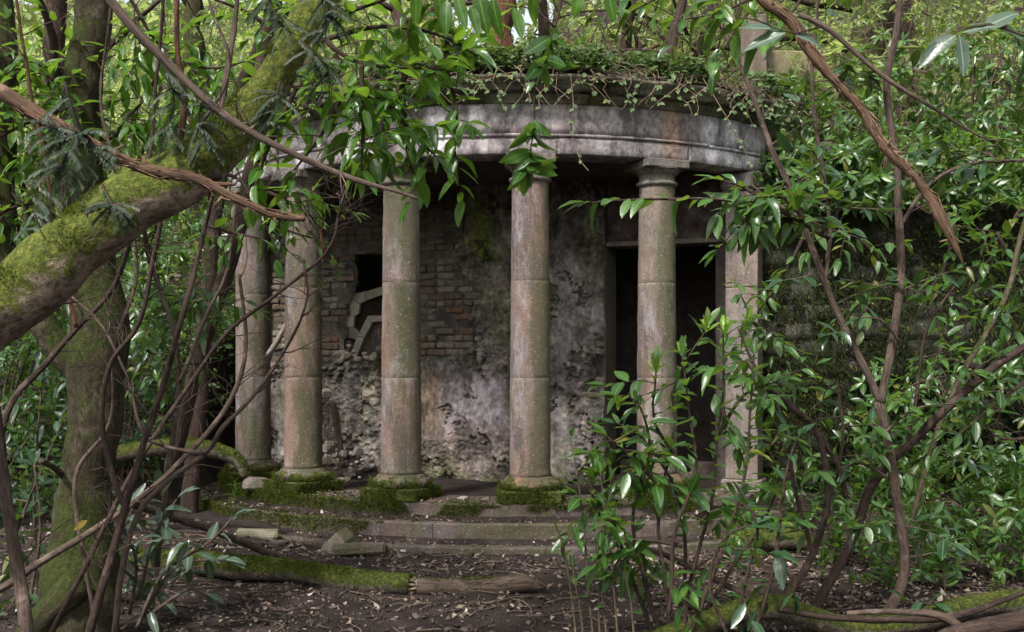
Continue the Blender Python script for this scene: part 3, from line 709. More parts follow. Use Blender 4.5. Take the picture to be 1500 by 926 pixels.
# colour zones of the plaster
def blend(c, w, k): return c*(1-w[..., None])+np.array(k)*w[..., None]
C = np.zeros(TG.shape+(3,))+np.array([.20, .195, .19])
C = blend(C, sst(-.05, .35, fbm(TG*1.7, ZG*.9, 0, 68, 5))*.8, (.11, .095, .085)); C = blend(C, sst(.1, .35, fbm(TG*4, ZG*2.2, 0, 69, 5))*.7, (.30, .295, .30))
C = blend(C, sst(-.1, .4, nC), (.15, .145, .14)); C = blend(C, sst(.1, .5, fbm(TG*2.2, ZG*1., 0, 61, 4)), (.13, .115, .105))
C = blend(C, inbox(685, 738, 290, 450, 14)*sst(-.9, .1, fbm(TG*7, ZG*.8, 0, 63, 4)), (.10, .135, .025))      # green run
C = blend(C, inbox(620, 700, 330, 400, 18)*.5, (.27, .18, .13))
C = blend(C, inbox(735, 800, 250, 400, 18)*.5, (.10, .10, .085))
C = blend(C, inbox(655, 730, 555, 640, 14)*.8, (.34, .31, .34)); C = blend(C, inbox(606, 640, 550, 625, 16)*.55, (.30, .22, .16))
C = blend(C, inbox(690, 750, 600, 660, 14)*.5, (.30, .28, .31)); C = blend(C, inbox(640, 760, 625, 700, 16)*.6, (.15, .10, .09))
C = blend(C, inbox(800, 832, 400, 640, 6)*.6*sst(-.3, .3, fbm(TG*6, ZG*1.2, 0, 65, 4)), (.12, .15, .05))
C = blend(C, inbox(820, 870, 380, 620, 12)*.4, (.26, .25, .265)); C = blend(C, inbox(810, 885, 300, 380, 12)*.5, (.13, .115, .10))
C = blend(C, sst(400, 240, py)*.8*sst(-.7, .2, fbm(TG*4, ZG*.8, 0, 66, 4)), (.06, .055, .05))                 # wall top darkened: portico shade put into the colour
C = blend(C, rough*.8, (.125, .118, .108)); C = blend(C, rough*sst(.0, .4, nB)*.7, (.19, .17, .15)); C = blend(C, rough*sst(.2, .5, nA)*.4, (.09, .10, .05))
C = blend(C, pit*.8, (.07, .06, .05)); C = blend(C, sst(.0, .35, fbm(TG*3, ZG*1.1, 0, 70, 5))*.5, (.10, .11, .05)); C = C*(.95+.5*nB[..., None]+.5*nD[..., None])*np.array([1.04, .98, .95])
C = blend(C, brick, (.075, .068, .056))
C = blend(C, sst(690, 716, py+nB*20)*.8, (.06, .075, .025))
HT0, HT1 = t_of_px(503), t_of_px(592)
def in_hole(t, z):
    p, q = px_of(t, z); e = 3*np.sin(q*.21)+4*np.sin(q*.093+1)
    left = 522+e*.5-np.clip(q-412, 0, 60)*.27
    return (p > left) & (p < 596) & (q > 372+ (p-540)*.03) & (q < 528)
xw = PL[0]+WU[0]*TG+WN[0]*disp; yw = PL[1]+WU[1]*TG+WN[1]*disp
V = np.stack([xw, yw, ZG], -1).reshape(-1, 3); n1, n2 = TG.shape; ii = np.arange(n1*n2).reshape(n1, n2)
Fq = np.stack([ii[:-1, :-1], ii[:-1, 1:], ii[1:, 1:], ii[1:, :-1]], -1).reshape(-1, 4)
hole = in_hole(TG, ZG); hf = (hole[:-1, :-1] | hole[1:, 1:]).reshape(-1)
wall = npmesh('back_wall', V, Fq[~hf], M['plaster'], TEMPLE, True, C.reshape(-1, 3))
# bricks where the plaster has fallen: each one a part of the wall
BL, BH = .228, .0785
def make_brick_mesh(sx):
    V, Fc = box((0, 0, 0), sx, .11, BH-.014, None, .0062, .012); m = bpy.data.meshes.new('brick')
    m.from_pydata([tuple(v) for v in V], [], Fc); m.materials.append(M['brick']); m.update(); return m
BM = {'s': [make_brick_mesh(BL-.012) for _ in range(8)], 'h': [make_brick_mesh(BL/2-.012) for _ in range(5)]}
ang = math.atan2(WU[1], WU[0]); wo = org(wall); nb = 0
def mask_at(mk_, t, z):
    i = int(round((z-zg[0])/st)); j = int(round((t-tg[0])/st))
    return mk_[i, j] if 0 <= i < n1 and 0 <= j < n2 else 0
for r in range(1, 42):
    z = r*BH; t = .3+(r % 2)*BL/2-BL*.5; k = 0
    while t < TD0-.02:
        if r % 5 == 0 or (k*7+r*3) % 11 == 0: kind, w = 'h', BL/2
        else: kind, w = 's', BL
        tc = t+w/2; t += w; k += 1
        if t > TD0-.004: 
            tc = TD0-BL/4-.004; kind = 'h'
            if tc+BL/4 > TD0: break
        cov = np.mean([mask_at(brick, tc+dx*w, z) for dx in (-.4, 0, .4)])
        if cov < .5: continue
        ph, qh = px_of(tc, z)
        if any(in_hole(tc+dx*w, z+dz) for dx in (-.35, 0, .35) for dz in (-.02, .02)):
            continue
        if 596 < ph < 609: pass
        if ph < 395: continue
        if random.random() < .05: continue
        d = .002+random.uniform(-.026, .014)-.045
        if 500 < ph < 530 and 370 < qh < 530: d += random.uniform(0, .02)
        p = wall_pt(tc, z+random.uniform(-.003, .003), d)
        o = bpy.data.objects.new('brick', random.choice(BM[kind])); COL.objects.link(o); o.parent = wall
        o.location = Vector(p)-wo; o.rotation_euler = (random.uniform(-.04, .04), random.uniform(-.045, .045), ang+random.uniform(-.05, .05)); nb += 1
print('bricks', nb)
# masonry core behind the face, split round hole and door, so that depth shows in the hole
def wbox(t0, t1, z0, z1, d0, d1, mat, name, parent, bev=.006):
    V, Fc = box((0, 0, 0), t1-t0, d1-d0, z1-z0, ang, 0, bev); c = wall_pt((t0+t1)/2, (z0+z1)/2, (d0+d1)/2)
    return npmesh(name, V+np.array(c), Fc, mat, parent, False)
zh0, zh1 = z_of_py(1.7, 524), z_of_py(1.7, 374)
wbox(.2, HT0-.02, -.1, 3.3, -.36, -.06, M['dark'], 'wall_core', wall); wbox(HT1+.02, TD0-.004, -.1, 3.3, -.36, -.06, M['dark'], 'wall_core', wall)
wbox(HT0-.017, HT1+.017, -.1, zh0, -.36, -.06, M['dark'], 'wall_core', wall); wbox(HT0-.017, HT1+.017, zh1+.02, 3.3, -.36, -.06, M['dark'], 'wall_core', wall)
for z in np.arange(zh0+.02, zh1, BH):      # broken brick ends lining the hole
    for dd in (-.12, -.24):
        for te in (HT0-.05, HT1-.01):
            V, Fc = box((0, 0, 0), .13+random.uniform(0, .07), .1, BH-.012, ang+random.uniform(-.1, .1), .004, .006)
            npmesh('brick', V+np.array(wall_pt(te+random.uniform(-.03, .03), z, dd)), Fc, M['brick'], wall, False)
# door jamb, lintel, panel above the door
wbox(TD0-.002, TD0+.006, 0, 2.52, -.40, .02, M['base'], 'door_jamb', wall)
wbox(TD0+.002, TD1+.15, 2.525, 2.575, -.30, .0, M['pier'], 'lintel', wall)
wbox(TD0+.002, TD1+.25, 2.578, 3.28, -.25, -.05, M['panelred'], 'overdoor_panel', wall)
wbox(TD1, 5.86, 0, 2.52, -.36, -.02, M['dark'], 'door_jamb', wall)
wbox(TD0+.022, TD1-.003, -.12, .07, -.5, -.05, M['step'], 'threshold', wall); wbox(TD0+.022, TD1-.003, -.12, .2, -.85, -.503, M['step'], 'threshold', wall)
# chamber behind
for a_, b_, nm in (((-.2, 6.3, -.1, 3.3, -1.95, -1.8)), ((-.2, -.05, -.1, 3.3, -1.797, -.36)), ((6.15, 6.3, -.1, 3.3, -1.797, -.36))) and [] or []: pass
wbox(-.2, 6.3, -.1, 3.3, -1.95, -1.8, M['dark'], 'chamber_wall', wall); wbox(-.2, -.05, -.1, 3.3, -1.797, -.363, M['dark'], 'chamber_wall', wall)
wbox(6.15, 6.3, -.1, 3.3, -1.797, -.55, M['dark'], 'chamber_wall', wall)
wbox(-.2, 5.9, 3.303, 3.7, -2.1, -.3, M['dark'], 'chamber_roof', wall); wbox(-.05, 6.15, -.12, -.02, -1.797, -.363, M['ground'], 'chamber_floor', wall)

# roof soil mound, grown over
A = np.linspace(EA0, EA1, 90); RS = np.concatenate([[.05], np.linspace(.5, 3.64, 24)]); V = []
for a in A:
    for r in RS:
        x, y = CX+r*sin(a), CY-r*cos(a)
        z = 3.86+.30*(1-(r/3.7)**6)*(1 if r < 3.6 else .2)+.05*float(fbm(x*3, y*3, 0, 71, 3)); V.append((x, y, z))
m = len(RS); Fc = [(i*m+j, i*m+j+1, (i+1)*m+j+1, (i+1)*m+j) for i in range(len(A)-1) for j in range(m-1)]
npmesh('roof_soil', V, Fc, M['ground'], TEMPLE)
# bank filling between roof and hill
V = []; tt = np.linspace(-.6, 5.9, 60); dd = np.linspace(.3, -3.4, 24)
for t in tt:
    for d in dd:
        x, y, _ = wall_pt(t, 0, d); V.append((x, y, 4.02+.06*float(fbm(x*2, y*2, 0, 73, 3))-d*.06))
m = len(dd); Fc = [(i*m+j, i*m+j+1, (i+1)*m+j+1, (i+1)*m+j) for i in range(len(tt)-1) for j in range(m-1)]
npmesh('roof_bank', V, Fc, M['ground'], TEMPLE)

# moss on step risers and treads
def step_moss():
    for (r0, r1, z0, z1), hi, dens in ((STEPR[0], -.02, 30000), (STEPR[1], .25, 22000), (STEPR[2], .5, 5000)):
        a = rng.uniform(-1.45, .75, dens); z = z0+(z1-z0)*rng.random(dens)**.7+.004
        top = rng.random(dens) < .22; r = np.where(top, r1-rng.random(dens)**2*.5, r1+.003); z = np.where(top, z1+.002, z)
        x, y = CX+r*np.sin(a), CY-r*np.cos(a)
        dn = fbm(x*2.4, y*2.4, z*3, 81, 4)+sst(-.15, -.55, a)*.42-.2*sst(-.3, .4, a)-np.where(top, .12, 0)
        q = dn > .02
        yield np.stack([x, y, z], -1)[q], np.stack([np.sin(a), -np.cos(a), np.where(top, 2., .3)], -1)[q]
pp = list(step_moss())
moss_blades('moss', np.concatenate([p for p, _ in pp]), np.concatenate([n for _, n in pp]), 'mossblade', TEMPLE, .02, .0042, .6, .25)

# ------------------------------------------------------------------ things in and around the temple
def slab_obj(name, label, cat, c, dims, rot, mk='slab', grp=None, cut=None, jit=.006):
    V, Fc = box((0, 0, 0), *dims, None, jit, .012)
    V = V@euler(*rot).T+np.array(c); t = npmesh(name, V, Fc, M[mk], None, False); 
    return tag(t, label, cat, grp)
def prism(name, poly_px, Y, depth, mk, label, cat, tilt=0., grp=None):
    """polygon seen in the photograph given thickness behind it; bevelled front edge"""
    pts = [np.array(P(x, y, Y+tilt*(540-y)/100)) for x, y in poly_px]; n = len(pts); c = sum(pts)/n
    ins = [p+(c-p)*.06+np.array([0, -.008, 0]) for p in pts]; bk = [p+np.array([.05, depth, .02]) for p in pts]
    V = pts+ins+bk; Fc = [tuple(range(n, 2*n))]+[(i, (i+1) % n, n+(i+1) % n, n+i) for i in range(n)]+[(i, 2*n+i, 2*n+(i+1) % n, (i+1) % n) for i in range(n)]+[tuple(range(3*n-1, 2*n-1, -1))]
    return tag(npmesh(name, V, Fc, M[mk], None, False), label, cat, grp)
# slabs fallen in the hole: thick pale edges standing round a darker hollow face
def slab2(label, face, edges, Y, dp, fm):
    t = thing('fallen_slab', label, 'stone slab', P(550, 510, Y))
    for poly, y, d, mk, nm in [(face, Y+.07, dp, fm, 'slab_face')]+[(e, Y, dp+.04, 'slab_pale', 'slab_edge') for e in edges]:
        pts = [np.array(P(x, q, y)) for x, q in poly]; n = len(pts); bk = [p+np.array([.06, d, .02]) for p in pts]
        npmesh(nm, pts+bk, [tuple(range(n))]+[(i, n+i, n+(i+1) % n, (i+1) % n) for i in range(n)]+[tuple(range(2*n-1, n-1, -1))], M[mk], t, False)
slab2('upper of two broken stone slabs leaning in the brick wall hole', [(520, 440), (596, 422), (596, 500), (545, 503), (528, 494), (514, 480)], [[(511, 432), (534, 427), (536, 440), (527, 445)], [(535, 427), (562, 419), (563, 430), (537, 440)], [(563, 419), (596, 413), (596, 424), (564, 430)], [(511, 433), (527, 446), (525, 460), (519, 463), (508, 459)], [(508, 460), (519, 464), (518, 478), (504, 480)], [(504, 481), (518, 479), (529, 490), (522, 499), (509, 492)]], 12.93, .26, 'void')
slab2('lower broken stone slab with pale edge resting on the hole sill', [(540, 468), (596, 464), (596, 524), (518, 524)], [[(538, 463), (566, 463), (566, 470), (545, 472)], [(567, 463), (596, 459), (596, 467), (567, 470)], [(538, 464), (545, 473), (534, 494), (524, 492)], [(523, 493), (533, 495), (522, 523), (513, 521)]], 12.80, .16, 'step')
for i, (x_, y_, s_) in enumerate([(507, 520, .12), (524, 527, .09), (540, 526, .1), (549, 521, .13), (563, 525, .11), (512, 508, .07), (500, 528, .1), (534, 519, .06), (518, 515, .05)]):
    V, Fc = rock(P(x_, y_, 12.62+.02*(i % 3)), s_*1.3, s_, s_*.7, 900+i, .5); tag(npmesh('rubble_stone', V, Fc, M['rubble'] if i % 3 else M['brick'], None, False), ['angular brick lump at the lower left corner of the wall hole', 'small pale chip left of centre on the hole sill', 'flat pale stone in the middle of the hole sill', 'brick lump right of middle on the hole sill', 'pale stone at the right end of the hole sill', 'small chip under the left end of the upper slab', 'dark red brick end below the hole corner', 'tiny chip against the foot of the lower slab', 'tiny pale chip at the left foot of the upper slab'][i], 'stone')
V, Fc = rock(P(556, 516, 12.45), .14, .1, .12, 5, .3); tag(npmesh('rubble_stone', V, Fc, M['rubble'], None, False), 'pale mortar lump on the sill of the wall hole', 'stone')
# rubble heaped behind the second column
heapt = thing('rubble_heap', 'heap of broken brick and pale mortar against wall behind second column', 'rubble', P(510, 690, 12.2))
V = []; g = 26
for i in range(g):
    for j in range(g):
        t = .55+i/(g-1)*1.35; d = .0+j/(g-1)*.85
        x, y, _ = wall_pt(t, 0, d); h = .42*math.exp(-((t-1.05)/.5)**2)*(1-d/.85)**1.3
        V.append((x, y, -.02+h+.04*float(fbm(x*6, y*6, 0, 91, 4))*(1 if h > .02 else .2)))
npmesh('soil', V, [(i*g+j, i*g+j+1, (i+1)*g+j+1, (i+1)*g+j) for i in range(g-1) for j in range(g-1)], M['ground'], heapt)
random.seed(31)
for i in range(85):
    t = random.gauss(1.15, .38); d = abs(random.gauss(.1, .3)); 
    if not .5 < t < 2. or d > .95: continue
    h = .42*math.exp(-((t-1.05)/.5)**2)*(1-min(1, d/.85))**1.3; s = random.uniform(.03, .1) if random.random() < .8 else random.uniform(.1, .16)
    V, Fc = rock(wall_pt(t, h+s*.25, d), s*1.3, s, s*.7, i, .6, 1 if s < .05 else 2); npmesh('rubble_stone', V, Fc, M['rubble'] if random.random() < .7 else M['brick'], heapt, False)
for px_, py_, s in ((484, 655, .14), (478, 577, .11), (503, 664, .09), (524, 660, .10), (490, 668, .09)):
    V, Fc = rock(P(px_, py_, 12.1), s*1.2, s, s, int(px_), .5); npmesh('rubble_stone', V, Fc, M['rubble'], heapt, False)
# loose stones
def loose(px_, py_, z, s, label, mk='rubble', fl=.5, name='loose_stone', n=2):
    Y = F*(EYE-z)/(py_-HZ); V, Fc = rock((((px_-750)/F*Y), Y, z+s*fl*.3), s*1.3, s, s*fl, int(px_*3+py_), .15, n)
    return tag(npmesh(name, V, Fc, M[mk], None, False), label, 'stone')
loose(500, 703, .0, .10, 'flat white stone on moss between second and third columns', fl=.35)
loose(660, 754, -.13, .07, 'small white stone lying on the upper step tread')
loose(678, 731, .0, .08, 'brown stone chip on dirt floor nearest the wide gap centre')
loose(712, 733, .0, .07, 'grey stone chip on dirt floor left of the central column base')
loose(345, 690, .02, .12, 'grey stone beside the leftmost column base', fl=.6)
loose(372, 712, .02, .26, 'broken slab lump half buried in moss before leftmost column', mk='pier', fl=.4)
loose(590, 822, -.38, .14, 'brown broken brick lump lying below the bottom step', mk='brick', fl=.5)
V, Fc = box(P(376, 783, 9.75)+Vector((0, 0, -.02)), .36, .22, .09, euler(.1, .04, .1), .012, .015); tag(npmesh('stone_block', V, Fc, M['slab'], None, False), 'squared moss-tinted stone block atop a flat slab near the steps', 'stone block')
V, Fc = box(P(382, 797, 9.6), .42, .26, .06, euler(0, .02, -.05), .012, .012); tag(npmesh('stone_slab', V, Fc, M['step'], None, False), 'flat grey slab under the squared block near the steps', 'stone slab')
prism('tilted_slab', [(466, 812), (474, 798), (494, 779), (505, 793), (507, 804), (482, 813)], 9.45, .18, 'slab', 'green-edged stone slab tipped up on its corner by the steps', 'stone slab')
V, Fc = box(P(526, 805, 9.35)+Vector((0, 0, .01)), .44, .24, .07, euler(.02, -.03, .06), .012, .012); tag(npmesh('stone_slab', V, Fc, M['step'], None, False), 'flat grey slab lying right of the tipped-up slab', 'stone slab')

nm_ = thing('wire_netting', 'dark rusty wire netting propped on the rubble behind the second column', 'netting', P(488, 685, 12.0)); mb = MB()
for i in range(16):
    V, Fc = tube([P(474+i*1.7, 690, 12.0), P(476+i*1.5+2*sin(i), 640, 12.02), P(478+i*1.2, 588+3*sin(i*2), 12.05)], [.0025]*3, 3, cap=False); mb.add(V, Fc)
for i in range(24):
    V, Fc = tube([P(474, 688-i*4.2, 11.99), P(488, 687-i*4.2, 12.0), P(500-i*.2, 688-i*4.2, 12.03)], [.0025]*3, 3, cap=False); mb.add(V, Fc)
mb.build('wires', M['bark_dark'], nm_, kind='stuff')
# ------------------------------------------------------------------ retaining wall on the right, pier and parapet above
rw = thing('retaining_wall', 'dark moss-hung stone retaining wall running right from the rotunda pier', 'wall', (RW0[0], RW0[1], -.3))
L_ = float(np.linalg.norm(RW1-RW0)); ru = (RW1-RW0)/L_; rn = np.array([ru[1], -ru[0]]); rn = -rn if rn[1] > 0 else rn
tg2 = np.arange(.03, L_, .03); zg2 = np.arange(-.45, 2.86, .03); T2, Z2 = np.meshgrid(tg2, zg2)
row = np.floor((Z2+.03*fbm(T2*2, Z2*2, 0, 101, 3))/.19); wdt = .34
cell = (T2+row*.137+.05*vnoise(row*3.3, T2*1.5, 0, 102))/wdt; fx = cell-np.floor(cell); fz = (Z2+.03*fbm(T2*2, Z2*2, 0, 101, 3))/.19-row
e = np.minimum(np.minimum(fx, 1-fx)*wdt, np.minimum(fz, 1-fz)*.19); stn = hsh(np.floor(cell), row, row*0, 5)
D2 = sst(0, .03, e)*.045+stn*.02+.03*fbm(T2*4, Z2*4, 0, 103, 4)
V = np.stack([RW0[0]+ru[0]*T2+rn[0]*D2, RW0[1]+ru[1]*T2+rn[1]*D2, Z2], -1).reshape(-1, 3)
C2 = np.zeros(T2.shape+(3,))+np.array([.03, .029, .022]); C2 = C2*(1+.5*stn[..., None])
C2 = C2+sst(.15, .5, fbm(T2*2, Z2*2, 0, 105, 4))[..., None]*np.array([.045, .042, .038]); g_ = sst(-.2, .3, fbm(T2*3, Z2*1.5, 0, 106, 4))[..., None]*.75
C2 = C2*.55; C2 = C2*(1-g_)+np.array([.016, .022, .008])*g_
n1_, n2_ = T2.shape; ii = np.arange(n1_*n2_).reshape(n1_, n2_)
Fq = np.stack([ii[:-1, :-1], ii[:-1, 1:], ii[1:, 1:], ii[1:, :-1]], -1).reshape(-1, 4)
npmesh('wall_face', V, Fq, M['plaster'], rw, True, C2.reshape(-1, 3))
V, Fc = box((*(RW0*.5+RW1*.5-rn*.16), 1.25), L_, .28, 3.3, math.atan2(ru[1], ru[0]), 0, .02); npmesh('wall_core', V, Fc, M['dark'], rw, False)
random.seed(5)
for tt_ in np.arange(.2, L_-.3, .3):      # rough capping rubble
    c = RW0+ru*tt_-rn*.05; V, Fc = rock((*c, 2.86+random.uniform(-.03, .04)), random.uniform(.14, .22), .16, random.uniform(.07, .13), int(tt_*50), .2)
    npmesh('wall_stone', V, Fc, M['step'], rw, False)
n = 70000; t_ = rng.uniform(0, L_, n); z_ = rng.uniform(-.3, 2.9, n); q = fbm(t_*2.5, z_*1.3, 0, 107, 4) > -.22; t_, z_ = t_[q], z_[q]
moss_blades('moss', np.stack([RW0[0]+ru[0]*t_+rn[0]*.05, RW0[1]+ru[1]*t_+rn[1]*.05, z_], -1), np.tile(np.array([rn[0], rn[1], 0])*.35, (len(t_), 1)), 'mossdark', rw, .05, .0075, .35, .6)
# rubble masonry beside the entablature
for i in range(46):
    r = i//9; k = i % 9
    V, Fc = box(np.array([*(RW0+ru*(.08+k*.085+(r % 2)*.05)+rn*-.05), 2.98+r*.13]), .13*random.uniform(.7, 1.2), .2, .10*random.uniform(.7, 1.15), math.atan2(ru[1], ru[0])+random.uniform(-.1, .1), .012, .015)
    npmesh('wall_stone', V, Fc, M['step'], rw, False)
pt = thing('terrace_pier', 'beige square stone pier with low wall on the terrace above the rotunda', 'pier', (2.62, 11.9, 3.8))
for z0, z1 in ((3.2, 4.32), (4.323, 5.0)):
    V, Fc = box((2.62, 11.9, (z0+z1)/2), .27, .3, z1-z0, -.3, .0, .01); npmesh('stone_block', V, Fc, M['pier'], pt, False)
V, Fc = box((3.08, 12.15, 4.2), .62, .22, 1.0, .1, 0, .015); npmesh('parapet', V, Fc, M['parapet'], pt, False)

# ------------------------------------------------------------------ plant builders
def shrub(name, label, base, h, rx, ry, nwh, size, mk, cat='shrub', group=None, cap=130, bark='bark', nst=5, zmin=.15, seed=0, tilt=1.2, nl=6, lean=(0, 0), r0=.018):
    rr = random.Random(seed); t = thing(name, label, cat, base, group); base = np.array(base, float); stems = []
    for i in range(nst):
        a = rr.uniform(0, 6.28); e = base+np.array([cos(a)*rx*rr.uniform(.2, .8)+lean[0], sin(a)*ry*rr.uniform(.2, .8)+lean[1], h*rr.uniform(.7, 1)])
        m_ = base*.55+e*.45+np.array([0, 0, h*.12])+np.array([rr.uniform(-.1, .1), rr.uniform(-.1, .1), 0])
        b0 = base+np.array([rr.uniform(-.08, .08), rr.uniform(-.08, .08), -.1])
        pth, rad = smooth_path([b0, m_, e], [r0, r0*.65, r0*.25], .12); stems.append(pth)
        V, Fc = tube(pth, rad, 6, .1, 12, seed=i, wob=.02); npmesh('stem', V, Fc, M[bark], t)
    allp = np.concatenate(stems); L = Leaves(); tw = MB()
    for i in range(nwh):
        v = np.array([rr.gauss(0, 1), rr.gauss(0, 1), rr.gauss(0, 1)]); v /= np.linalg.norm(v); v *= rr.uniform(.25, 1)**.5
        c = base+np.array([lean[0]*.7+v[0]*rx, lean[1]*.7+v[1]*ry, h*(.55+.5*v[2])]); c[2] = max(c[2], base[2]+zmin)
        j = np.argmin(((allp-c)**2).sum(1)+rr.uniform(0, .05)); p0 = allp[j]; d = c-p0
        mid = p0+d*.5+np.array([0, 0, -.04])
        V, Fc = tube([p0, mid, c], [.005, .004, .002], 3, cap=False); tw.add(V, Fc)
        ax = d/(np.linalg.norm(d)+1e-6)+np.array([v[0]*.5, v[1]*.5, .35+rr.uniform(-.3, .5)])
        whorl(L, c, ax, nl, size*rr.uniform(.8, 1.15), tilt, rr)
    tw.build('twigs', M[bark], t, kind='stuff'); L.build(mk, t, cap); return t
def spray(t, shoots, Y, mk, size, bark='bark_dark', w=(5, 2), step=.04, cap=300, extra=0, elen=.3, seed=0, droop=.4, jy=.0, start=.2, bname='branch', rest='foliage'):
    """shoots given in photograph pixels; leaves along each; extra random side shoots"""
    L = Leaves(); rr = random.Random(seed); tb = MB(); paths = []
    for i, s in enumerate(shoots):
        y0 = Y+rr.uniform(-jy, jy) if not hasattr(Y, '__len__') else Y[i]
        ww = w[i] if hasattr(w[0], '__len__') else w
        o, path, rad = add_branch(t, bname, bark, s, y0, ww, 6, .1, .008, seed+i); paths.append((path, rad)); alternate(L, path, size, step, start, droop, rr)
    for _ in range(extra):
        path, rad = rr.choice(paths); i = rr.randint(int(len(path)*.15), len(path)-2)
        d = np.array([rr.gauss(0, 1), rr.gauss(0, .7), rr.gauss(-.1, .8)]); d /= np.linalg.norm(d); p = [path[i]]
        for k in range(5): d = d+np.array([0, 0, -.06])+rv(.15); d /= np.linalg.norm(d); p.append(p[-1]+d*elen*rr.uniform(.7, 1.2)/5)
        V, Fc = tube(p, np.linspace(.004, .0015, 6), 4, cap=False); tb.add(V, Fc); alternate(L, p, size, step, .15, droop, rr)
    if tb.v: tb.build('twigs', M[bark], t, kind='stuff')
    L.build(mk, t, cap, rest=rest); return paths
def root_of(px_, py_, Y): 
    p = P(px_, py_, Y); return p

# ------------------------------------------------------------------ logs and fallen wood
def log(name, label, pts, Y, w, mk, cat='log', mossn=0, sides=20, jag=True, lump=.25):
    pw, rr_ = branch_px(pts, Y, w); path, rad = smooth_path(pw, rr_, .04)
    t = thing(name, label, cat, path[0]); V, Fc = tube(path, rad, sides, .12, 9, seed=len(pts), wob=.012, lump=lump)
    npmesh('log_body', V, Fc, M[mk], t)
    if mossn: p_, n_ = tube_surface(path, rad, mossn); moss_blades('moss', p_, n_, 'mossblade', t, .012, .004, .8, 0)
    return t, path, rad
t, pa, ra = log('fallen_log', 'long moss-topped log lying across the dirt before the steps', [(180, 818), (235, 824), (310, 828), (400, 836), (480, 846), (545, 855), (602, 858)], [8.9, 8.6, 8.4, 8.25, 8.1, 8., 7.95], [34, 34, 36, 36, 34, 34, 32], 'log', mossn=26000)
for k in range(9):     # splintered end
    a = k*.7; c = pa[-1]+np.array([0, cos(a), sin(a)])*ra[-1]*.6; V, Fc = tube([c-np.array([.05, 0, 0]), c+np.array([random.uniform(.02, .07), 0, 0])], [.016, .004], 5); npmesh('splinter', V, Fc, M['cut'], t, False)
t, pa, ra = log('broken_log', 'short bare end piece snapped off the long mossy log', [(612, 860), (660, 861), (720, 859), (770, 856), (800, 862)], [7.95, 7.95, 7.98, 8., 8.], [26, 27, 27, 24, 8], 'bark', mossn=1500)
for k in range(8):
    a = k*.8; c = pa[0]+np.array([0, cos(a), sin(a)])*ra[0]*.6; V, Fc = tube([c+np.array([.04, 0, 0]), c-np.array([random.uniform(.0, .04), 0, 0])], [.016, .005], 5); npmesh('splinter', V, Fc, M['rubble'], t, False)
log('fallen_log', 'thick mossy trunk curving along the ground at the bottom right', [(930, 950), (1000, 925), (1060, 902), (1130, 890), (1180, 903), (1240, 917), (1330, 912), (1420, 892), (1530, 880)], [6.6, 6.7, 6.75, 6.75, 6.75, 6.75, 6.8, 6.9, 7.], [30, 32, 34, 36, 32, 28, 32, 38, 42], 'log', mossn=2500)
log('fallen_branch', 'dark crooked branch lying over the mossy trunk at bottom right', [(1140, 893), (1200, 905), (1290, 908), (1400, 902), (1470, 880), (1530, 860)], 6.55, [9, 10, 11, 11, 10, 8], 'bark_dark', 'branch', sides=8)
log('fallen_branch', 'brown curved branch bending down to the bottom edge at far right', [(1240, 898), (1320, 896), (1375, 900), (1410, 926), (1420, 960)], 6.45, [7, 10, 12, 14, 14], 'bark', 'branch', sides=8)
log('fallen_log', 'dark rotten log lying lower than the mossy trunk in the corner', [(1380, 940), (1450, 918), (1540, 905)], 6.4, [30, 34, 34], 'bark_dark', 'log')
log('fallen_branch', 'mossy horizontal bough behind the saplings left of the leftmost column', [(120, 690), (170, 668), (230, 655), (290, 655), (345, 672), (360, 700)], 9.6, [26, 26, 26, 24, 20, 12], 'log', 'branch', mossn=5000)
log('leaning_pole', 'long thin brown pole sloping down to the ground left of the steps', [(60, 675), (130, 715), (230, 752), (330, 785), (425, 822)], [6.2, 6.9, 7.6, 8.3, 8.9], [10, 11, 12, 11, 10], 'bark', 'branch', sides=8)
log('leaning_pole', 'dark straight pole slanting through the leafy shrub right of the steps', [(880, 785), (960, 808), (1045, 845), (1135, 888)], [7.4, 7.1, 6.9, 6.7], [6, 8, 10, 11], 'bark_dark', 'branch', sides=8)
log('fallen_branch', 'grey-brown curved log half buried behind the seedlings at far right', [(1400, 822), (1440, 811), (1490, 815), (1540, 840)], 9.0, [18, 20, 20, 18], 'bark', 'log')
log('fallen_log', 'short mossy log on leaf litter behind the leafy shrub stems', [(1060, 800), (1110, 792), (1160, 790), (1200, 800)], 9.3, [30, 34, 32, 26], 'log', mossn=3500)
log('fallen_branch', 'thin grey log on litter between the sapling bases', [(1090, 840), (1134, 832), (1222, 828)], 8.9, [10, 12, 11], 'bark', 'branch', sides=8)
log('leaning_stick', 'broken dark stick leaning on the wall behind the second column', [(487, 590), (494, 625), (503, 676)], 12.1, [9, 9, 10], 'bark', 'stick', sides=6)
log('split_board', 'pale split board wedged between the two leftmost columns', [(391, 522), (404, 500), (424, 466)], 11.4, [6, 8, 6], 'rubble', 'board', sides=4)

